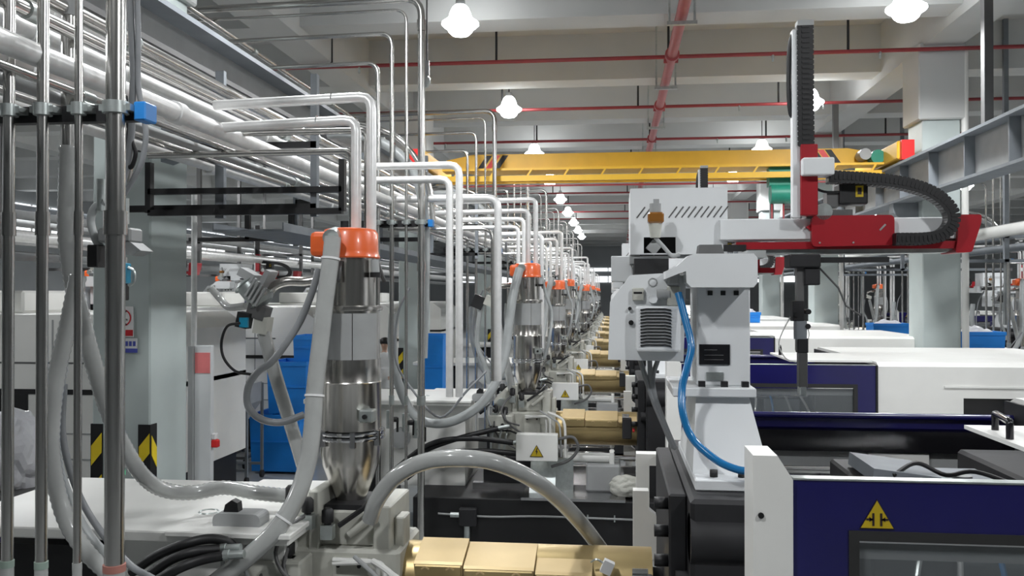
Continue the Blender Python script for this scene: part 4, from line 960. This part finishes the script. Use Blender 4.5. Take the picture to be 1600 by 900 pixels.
# grey hopper cart
Yc = 13.4; cx = PX(372, Yc)
t = thing('hopper_cart', 'Grey sheet-metal hopper cart on casters beside the blue bins', 'cart', (cx, Yc, 0))
b = MB(); top = [b.bm.verts.new((cx+sx*.27, Yc+sy*.3, 1.52)) for sx, sy in ((-1,-1),(1,-1),(1,1),(-1,1))]; mid = [b.bm.verts.new((cx+sx*.27, Yc+sy*.3, 1.22)) for sx, sy in ((-1,-1),(1,-1),(1,1),(-1,1))]; bot = [b.bm.verts.new((cx+sx*.07, Yc+sy*.07, .85)) for sx, sy in ((-1,-1),(1,-1),(1,1),(-1,1))]
for U, V in ((mid, top), (bot, mid)):
    for i in range(4): b._face([U[i], U[(i+1) % 4], V[(i+1) % 4], V[i]])
b._face(top); b._face(bot[::-1]); b.build('funnel', 'mid_grey', t)
for sx in (-1, 1):
    for sy in (-1, 1):
        MB().box(cx+sx*.27-.02, cx+sx*.27+.02, Yc+sy*.3-.02, Yc+sy*.3+.02, .12, 1.5).build('leg', 'steel_grey', t)
        MB().cyl((cx+sx*.27-.02, Yc+sy*.3, .06), (cx+sx*.27+.02, Yc+sy*.3, .06), .06, n=12).build('caster', 'rubber', t)
for sy in (-1, 1): MB().box(cx-.27, cx+.27, Yc+sy*.3-.015, Yc+sy*.3+.015, .2, .24).build('stretcher', 'steel_grey', t)
# trolley frame under bins
t = thing('trolley_frame', 'Low dark metal trolley frame on the floor by the blue bins', 'trolley', (PX(350, 14.6), 14.6, 0))
xa = PX(330, 14.6); xb = PX(395, 14.6)
for y in (14.3, 15.0): MB().box(xa, xb, y-.02, y+.02, .16, .2).build('rail', 'dark_grey', t)
for x in (xa, (xa+xb)/2, xb): MB().box(x-.02, x+.02, 14.3, 15.0, .16, .2).build('cross_bar', 'dark_grey', t)
for x in (xa, xb):
    for y in (14.3, 15.0): MB().cyl((x-.02, y, .08), (x+.02, y, .08), .08, n=12).build('caster', 'rubber', t)
# white bag on crate
Yg = 7.6
def blob(name, c, s, m, parent, seed, amp=.14):
    rnd = random.Random(seed); bm = bmesh.new(); bmesh.ops.create_icosphere(bm, subdivisions=4, radius=1)
    ph = [(Vector((rnd.uniform(-1,1), rnd.uniform(-1,1), rnd.uniform(-1,1))).normalized(), rnd.uniform(3, 9), rnd.uniform(0, 6)) for _ in range(9)]
    for v in bm.verts:
        n = v.co.normalized(); k = sum(abs(math.sin(n.dot(a)*f+p)) for a, f, p in ph)/9 - .6
        q = n*(1+amp*2*k); q.z = max(q.z, -.75); v.co = Vector((c[0]+q.x*s[0], c[1]+q.y*s[1], c[2]+q.z*s[2]))
    for f in bm.faces: f.smooth = False
    b = MB(); b.bm.free(); b.bm = bm
    return b.build(name, m, parent)
bz = .72
cr_ = thing('pallet_crate', 'Dark navy crate under the white plastic bag at the left edge', 'crate', (PX(20, Yg), Yg, 0))
MB().box(PX(20, Yg)-.42, PX(20, Yg)+.42, Yg-.4, Yg+.4, .08, 1.08).build('body', 'navy', cr_)
MB().box(PX(20, Yg)-.45, PX(20, Yg)+.45, Yg-.43, Yg+.43, 1.08, 1.16, b=.01).build('lid', 'dark_grey', cr_)
for sx in (-1, 1): MB().box(PX(20, Yg)+sx*.35-.05, PX(20, Yg)+sx*.35+.05, Yg-.4, Yg+.4, 0, .08).build('skid', 'dark_grey', cr_)
bg = thing('plastic_bag', 'Crumpled white plastic bag at the left edge behind the pipes', 'bag', (PX(25, Yg), Yg, 1.16))
blob('sack', (PX(20, Yg), Yg, 1.44), (.30, .3, .40), 'plastic_bag', bg, 3, .26)
# person in white coat
def person():
    Y, X = 20.6, PX(601, 20.6)
    t = thing('person', 'Person in white coat with dark hair standing behind the nearest hopper', 'person', (X, Y, 0))
    H = 1.82
    J = {'pel': (0,0,.95), 'wa': (0,0,1.1), 'ch': (0,0,1.32), 'nk': (0,0,1.5), 'nk2': (0,0,1.56), 'hd': (0,-.01,1.66), 'tp': (0,0,1.76),
         'ls': (-.19,0,1.44), 'le': (-.25,.0,1.16), 'lw': (-.22,-.16,.98), 'lh': (-.20,-.24,.95), 'rs': (.19,0,1.44), 're': (.25,0,1.16), 'rw': (.23,-.14,.97), 'rh': (.21,-.22,.94),
         'lp': (-.10,0,.90), 'lk': (-.11,-.02,.5), 'la': (-.11,.03,.08), 'lf': (-.12,-.14,.03), 'rp': (.10,0,.90), 'rk': (.11,-.02,.5), 'ra': (.11,.03,.08), 'rf': (.12,-.14,.03)}
    R = {'pel': .155, 'wa': .14, 'ch': .16, 'nk': .065, 'nk2': .055, 'hd': .10, 'tp': .075, 'ls': .07, 'le': .052, 'lw': .036, 'lh': .034, 'rs': .07, 're': .052, 'rw': .036, 'rh': .034, 'lp': .10, 'lk': .068, 'la': .045, 'lf': .04, 'rp': .10, 'rk': .068, 'ra': .045, 'rf': .04}
    E = [('pel','wa'),('wa','ch'),('ch','nk'),('nk','nk2'),('nk2','hd'),('hd','tp'),('ch','ls'),('ls','le'),('le','lw'),('lw','lh'),('ch','rs'),('rs','re'),('re','rw'),('rw','rh'),('pel','lp'),('lp','lk'),('lk','la'),('la','lf'),('pel','rp'),('rp','rk'),('rk','ra'),('ra','rf')]
    ks = list(J)
    me = bpy.data.meshes.new('body'); me.from_pydata([Vector(J[k])*H/1.76 for k in ks], [(ks.index(a), ks.index(b)) for a, b in E], [])
    o = bpy.data.objects.new('body', me); COL.objects.link(o); o.parent = t
    sk = o.modifiers.new('skin', 'SKIN'); o.modifiers.new('sub', 'SUBSURF').levels = 2
    for i, k in enumerate(ks): me.skin_vertices[0].data[i].radius = (R[k], R[k]*.85 if k not in ('hd', 'tp') else R[k])
    me.skin_vertices[0].data[0].use_root = True
    dg = bpy.context.evaluated_depsgraph_get(); m2 = bpy.data.meshes.new_from_object(o.evaluated_get(dg))
    o.modifiers.clear(); o.data = m2; m2.name = 'body'
    m2.materials.clear()
    for m in ('coat', 'skin', 'dark_grey'): m2.materials.append(MATS[m])
    for f in m2.polygons:
        f.use_smooth = True; z = f.center.z; x = abs(f.center.x)
        f.material_index = 1 if z > 1.55 or (z < 1.03 and x > .17 and f.center.y < -.12) else (2 if z < .75 else 0)
    s = H/1.76
    MB().lathe([(.09, 1.66*s), (.118, 1.70*s), (.115, 1.76*s), (.08, 1.815*s), (.02, 1.83*s)], X, Y+.02, 16).build('hair', 'hair', t)
    MB().lathe([(.27, .72), (.24, .9), (.205, 1.1), (.20, 1.18)], X, Y, 18).build('coat_skirt', 'coat', t)
    for s_ in (-1, 1):
        MB().lathe([(.004, 1.725), (.012, 1.73), (.004, 1.735)], X+s_*.035, Y-.115, 8).build('eye', 'ink', t)
        for k in range(4):
            a = Vector((X+s_*.21-s_*.02*k+s_*.02, Y-.245, .975)); MB().tube([a, a+Vector((0, -.04, -.02)), a+Vector((0, -.055, -.055))], [.009, .008, .006], 6).build('finger', 'skin', t)
        a = Vector((X+s_*.18, Y-.22, .985)); MB().tube([a, a+Vector((-s_*.025, -.03, 0)), a+Vector((-s_*.03, -.06, -.01))], [.010, .009, .007], 6).build('thumb', 'skin', t)
    MB().tube([(X, Y-.105, 1.715), (X, Y-.13, 1.69)], [.01, .016], 6).build('nose', 'skin', t)
person()

# ================================================================== HOSES OF THE NEAREST MACHINE
def hose(name, pts, r, m, label, rib=None, cat='hose', ties=(), group=None):
    path = catmull(PP(pts), 8)
    if rib: q, rs = ribbed(path, r, rib)
    else: q, rs = path, r
    if not ties: return single(name, MB().tube(q, rs, 12), m, label, cat, group)
    lo = min(p.z for p in path)
    t = thing(name, label, cat, (path[-1].x, path[-1].y, lo), group)
    MB().tube(q, rs, 14).build('tube', m, t)
    for f in ties:
        i = int(f*(len(path)-2)); d = (path[i+1]-path[i]).normalized()
        MB().tube([path[i]-d*.006, path[i]+d*.006], r*1.12, 14).build('cable_tie', 'paper', t)
    return t
hose('conveying_hose', [(520, 371, 4.97), (516, 410, 4.95), (508, 470, 4.92), (500, 540, 4.88), (492, 610, 4.84), (488, 670, 4.8), (480, 725, 4.75), (462, 780, 4.68), (430, 830, 4.6), (385, 872, 4.55), (330, 915, 4.5)], .049, 'hose_clear', 'Thick clear hose from the orange cap down past the nearest hopper', ties=(.1, .42, .78))
hose('conveying_hose', [(578, 812, 4.8), (590, 780, 4.75), (618, 745, 4.7), (662, 722, 4.65), (715, 716, 4.62), (770, 722, 4.72), (825, 745, 4.9), (870, 778, 5.1), (910, 820, 5.3), (945, 866, 5.5), (958, 884, 5.55)], .046, 'hose_clear', 'Thick clear hose arching over the gold barrel in the foreground')
hose('conveying_hose', [(107, 228, 4.15), (105, 290, 4.15), (104, 360, 4.15), (112, 430, 4.2), (128, 500, 4.25), (148, 575, 4.3), (168, 640, 4.4), (192, 695, 4.5), (222, 742, 4.6), (255, 765, 4.75), (300, 770, 4.9), (350, 762, 5.0), (400, 770, 5.05), (450, 775, 5.05)], .042, 'hose_clear', 'Ribbed clear hose sagging from the rack onto the white hood', rib=.032)
hose('conveying_hose', [(122, 430, 4.1), (108, 500, 4.08), (92, 570, 4.05), (82, 640, 4.02), (80, 700, 4.0), (88, 760, 4.0), (105, 815, 4.0), (135, 862, 4.0), (180, 905, 4.0)], .040, 'hose_clear', 'Ribbed clear hose looping down behind the leftmost foreground pipes', rib=.032)
hose('vacuum_pipe', [(108, 25, 4.15), (108, 70, 4.15), (108, 130, 4.15), (107, 232, 4.15)], .037, 'pipe_steel', 'Wide grey steel vacuum pipe above the ribbed hose', cat='pipe')
hose('vacuum_pipe_sleeve', [(112, -120, 4.15), (111, -20, 4.15), (110, 25, 4.15)], .041, 'mid_grey', 'Matt grey sleeve at the top of the steel vacuum pipe', cat='sleeve')
hose('grey_hose', [(95, 560, 4.12), (86, 640, 4.1), (90, 720, 4.08), (118, 800, 4.08), (150, 850, 4.05), (190, 885, 4.0)], .022, 'hose_grey', 'Thin dark grey hose beside the looping ribbed hose')
hose('grey_hose', [(100, 600, 4.2), (98, 680, 4.2), (118, 760, 4.2), (150, 820, 4.2), (200, 880, 4.15), (240, 905, 4.1)], .017, 'cable_grey', 'Slim grey hose crossing behind the wide foreground pipe')
for k, pts in enumerate((((203, -20), (206, 60), (208, 110), (207, 160), (205, 210), (200, 250), (190, 290), (180, 320)), ((214, -20), (216, 60), (216, 130), (222, 170), (228, 210), (222, 250), (208, 280), (190, 310)), ((196, 150), (200, 190), (206, 220), (212, 240), (204, 262), (196, 240), (202, 200), (206, 160)))):
    hose('power_cable', [(a, b, 4.0) for a, b in pts], (.016, .013, .010)[k], ('cable_grey', 'cable_grey', 'black')[k], ('Grey cable tied along the wide foreground pipe', 'Outer grey cable bulging beside the blue end cap', 'Black cable loop below the blue end cap')[k], cat='cable')
hose('grey_hose', [(498, 420, 5.05), (488, 455, 5.03), (470, 500, 5.0), (448, 535, 4.97), (425, 565, 4.95), (402, 582, 4.95), (388, 605, 4.95), (388, 635, 4.95), (408, 655, 4.95), (440, 660, 4.97), (475, 648, 5.0)], .021, 'cable_grey', 'Dark grey hose curling left of the nearest hopper')
hose('valve_cable', [(375, 505, 4.95), (355, 510, 4.95), (346, 535, 4.95), (350, 560, 4.95), (368, 580, 4.95), (392, 585, 4.95)], .008, 'black', 'Thin black cable looping from the suction valve', cat='cable')
hose('suction_pipe', [(412, 520, 5.1), (430, 585, 5.1), (450, 650, 5.1), (470, 715, 5.1), (478, 745, 5.1)], .040, 'hose_clear', 'Straight pale suction pipe slanting down beside the blue bins', cat='pipe')
sv = thing('suction_valve', 'Grey and black suction valve on the slanted pipe left of hopper', 'valve', (PX(400, 5.1), 5.1, PZ(530, 5.1)))
MB().tube([P(383, 440, 5.1), P(386, 444, 5.1), P(387, 445, 5.1), P(408, 470, 5.1), P(409, 471, 5.1), P(412, 475, 5.1)], [.06, .085, .07, .07, .085, .06], 18).build('valve_body', 'zinc', sv)
for q in range(4): MB().obox(P(392+5*q, 449+5*q, 5.02), (.012, .03, .12), Matrix.Rotation(.55, 3, 'Y')).build('body_fin', 'mid_grey', sv)
MB().obox(P(390, 430, 5.1), (.10, .12, .05), Matrix.Rotation(.5, 3, 'Y')).build('actuator', 'mid_grey', sv)
MB().obox(P(418, 437, 5.1), (.03, .14, .12), Matrix.Rotation(.5, 3, 'Y')).build('fin', 'mid_grey', sv)
MB().obox(P(405, 487, 5.1), (.11, .11, .08), Matrix.Rotation(.3, 3, 'Y')).build('clamp_ring', 'dark_grey', sv)
MB().obox(P(382, 500, 5.04), (.07, .08, .09), Matrix.Rotation(.2, 3, 'Y')).build('coil', 'black', sv)
MB().box(PX(376, 5.0), PX(389, 5.0), 4.98, 5.0, PZ(514, 5.0), PZ(498, 5.0)).build('coil_label', 'cyan', sv)
MB().obox(P(411, 508, 5.1), (.08, .1, .10), Matrix.Rotation(.15, 3, 'Y')).build('outlet', 'cream_cast', sv)
MB().tube(catmull(PP([(418, 462, 5.15), (428, 448, 5.15), (448, 440, 5.15), (475, 440, 5.18), (500, 436, 5.2)]), 6), .03, 12).build('elbow', 'stainless', sv)
hose('link_hose', [(330, 450, 5.3), (345, 468, 5.3), (358, 480, 5.25), (385, 478, 5.2)], .022, 'hose_clear', 'Short white hose reaching the suction valve from behind')
# switch and fittings on the wide foreground pipe
sw = thing('flow_switch', 'Black and blue flow switch on the wide foreground pipe', 'switch', (PX(190, 4.05), 4.05, PZ(470, 4.05)))
MB().box(PX(186, 4.05), PX(200, 4.05), 4.02, 4.08, PZ(442, 4.05), PZ(408, 4.05), b=.004).build('body', 'cyan', sw)
MB().box(PX(186, 4.05), PX(197, 4.05), 4.02, 4.08, PZ(470, 4.05), PZ(442, 4.05), b=.004).build('plug', 'black', sw)
MB().box(PX(186, 4.05), PX(195, 4.05), 4.03, 4.07, PZ(408, 4.05), PZ(398, 4.05)).build('neck', 'zinc', sw)
MB().tube(catmull(PP([(200, 418, 4.05), (209, 424, 4.05), (209, 440, 4.05), (201, 446, 4.05)]), 5), .008, 8).build('ring_pull', 'zinc', sw)
vb = thing('vacuum_valve', 'Grey vacuum valve body behind the wide foreground pipe', 'valve', (PX(190, 4.2), 4.2, PZ(395, 4.2)))
MB().box(PX(160, 4.2), PX(212, 4.2), 4.15, 4.27, PZ(374, 4.2), PZ(350, 4.2), b=.01).build('body', 'mid_grey', vb)
MB().prism([(PX(186, 4.2), PZ(374, 4.2)), (PX(212, 4.2), PZ(374, 4.2)), (PX(228, 4.2), PZ(388, 4.2)), (PX(212, 4.2), PZ(396, 4.2)), (PX(186, 4.2), PZ(390, 4.2))], 4.15, 4.27).build('outlet', 'mid_grey', vb)
MB().cyl(P(196, 350, 4.2), P(196, 310, 4.2), .018, n=12).build('stem', 'zinc', vb)
MB().cyl(P(158, 330, 4.2), P(158, 280, 4.2), .022, n=12).build('stem', 'zinc', vb)
MB().tube(catmull(PP([(165, 315, 4.2), (148, 325, 4.2), (142, 345, 4.2), (148, 370, 4.2), (156, 385, 4.2)]), 5), .02, 10).build('bend', 'hose_grey', vb)
MB().box(PX(146, 4.2), PX(163, 4.2), 4.14, 4.24, PZ(415, 4.2), PZ(378, 4.2), b=.005).build('coil', 'black', vb)
MB().tube(catmull(PP([(196, 255, 4.2), (198, 262, 4.2), (196, 285, 4.2)]), 4), [.03]*9, 10).build('upper_joint', 'stainless', vb)
# black hydraulic hoses at the bottom left
for k, pts in enumerate((((205, 895, 4.45), (245, 868, 4.45), (290, 850, 4.45), (330, 842, 4.5), (360, 850, 4.55), (375, 875, 4.6)), ((225, 905, 4.4), (265, 876, 4.4), (305, 862, 4.42), (345, 858, 4.5)), ((240, 910, 4.35), (280, 888, 4.36), (315, 875, 4.4), (350, 868, 4.45)))):
    hose('hydraulic_hose', list(pts), .026, 'black', ('Upper black hydraulic hose below the white hood', 'Middle black hydraulic hose below the white hood', 'Lowest black hydraulic hose below the white hood')[k])
    if k:
        a = P(*pts[-1]); single('hose_coupling', MB().tube([a, a+Vector((.03, 0, .004)), a+Vector((.031, 0, .004)), a+Vector((.11, 0, .01))], [.028, .028, .022, .022], 10), 'zinc', ('', 'Upper', 'Lower')[k] + ' zinc coupling at the end of a black hydraulic hose', 'fitting', 'hose couplings')
# hoses of the farther machines
def far_hose(i, dx=0):
    dy = 6*i-6; lb = '%s hopper' % ORD[i] + ('' if dx == 0 else ' of the right row')
    def T(l): return [P(a, b, d)+Vector((dx+ (hop_off[i] if dx == 0 else 0), dy, 0)) for a, b, d in l]
    single('conveying_hose', MB().tube(catmull(T([(812, 420, 11.0), (803, 455, 10.9), (796, 500, 10.8), (790, 550, 10.7), (778, 590, 10.6), (755, 628, 10.5), (722, 652, 10.4), (688, 662, 10.4), (655, 655, 10.4), (635, 630, 10.4), (620, 590, 10.3), (613, 540, 10.3), (615, 490, 10.3)]), 6), .055, 10), 'hose_grey', 'Grey hose sagging from the orange cap of the %s' % lb, 'hose', 'sagging hopper hoses')
    single('hopper_cable', MB().tube(catmull(T([(755, 465, 11.), (748, 500, 11.), (746, 540, 11.), (758, 570, 11.), (764, 600, 11.)]), 6), .03, 8), 'hose_grey', 'Thin grey hose beside the sagging hose of the %s' % lb, 'hose', 'hopper side hoses')
    single('hopper_cable', MB().tube(catmull(T([(640, 450, 10.2), (622, 490, 10.2), (618, 560, 10.2), (645, 610, 10.2), (688, 652, 10.2), (730, 610, 10.2), (760, 580, 10.3)]), 6), .014, 8), 'cable_grey', 'Slim tied cable hanging left of the %s' % lb, 'cable', 'hopper cables')
    single('hopper_cable', MB().tube(catmull(T([(846, 430, 11.2), (853, 460, 11.2), (862, 490, 11.2), (858, 530, 11.1), (850, 560, 11.1)]), 6), .02, 8), 'hose_grey', 'Grey cable hanging right of the %s' % lb, 'cable', 'hopper right cables')
    t = thing('suction_valve', 'Black and grey suction valve left of the %s' % lb, 'valve', T([(750, 480, 11.)])[0], 'suction valves')
    c = T([(748, 472, 11.)])[0]
    MB().obox(c, (.14, .12, .16), Matrix.Rotation(.4, 3, 'Y')).build('coil', 'black', t)
    MB().obox(c+Vector((.17, 0, .0)), (.18, .14, .12), Matrix.Rotation(.4, 3, 'Y')).build('valve_body', 'cream_cast', t)
    MB().tube(catmull(T([(762, 455, 11.), (772, 448, 11.), (795, 446, 11.1), (812, 444, 11.2)]), 5), .035, 10).build('elbow', 'stainless', t)
    MB().cyl(c+Vector((.2, 0, -.1)), c+Vector((.42, 0, -1.1)), .05, n=12).build('pipe', 'hose_clear', t)
for i in range(1, 8): far_hose(i)
for i in (3, 4, 5): far_hose(i, 11)
# valves on the pipes of the second machine
for k, (px, py) in enumerate(((609, 655), (634, 660), (652, 670))):
    y = 9.85
    t = thing('ball_valve', 'Small ball valve on the pipes behind the nearest hopper, %s' % ('left one', 'middle one', 'right one')[k], 'valve', P(px, py, y), 'ball valves')
    c = P(px, py, y)
    MB().cyl(c-Vector((0, 0, .10)), c+Vector((0, 0, .10)), .04, n=10).build('body', 'zinc', t)
    MB().cyl(c+Vector((.0, -.01, 0)), c+Vector((.09, -.01, 0)), .03, n=8).build('stem', 'black', t)
    MB().box(c.x+.08, c.x+.10, c.y-.02, c.y+.01, c.z-.14, c.z+.02).build('handle', 'black', t)
# rag on the second machine bed
rg = thing('white_rag', 'Crumpled white rag on the shiny bed plate near the white panel', 'rag', (PX(978, 10.6), 10.2, .61))
blob('cloth', (PX(978, 10.3), 10.35, .70), (.19, .16, .13), 'cream_cast', rg, 11, .2)
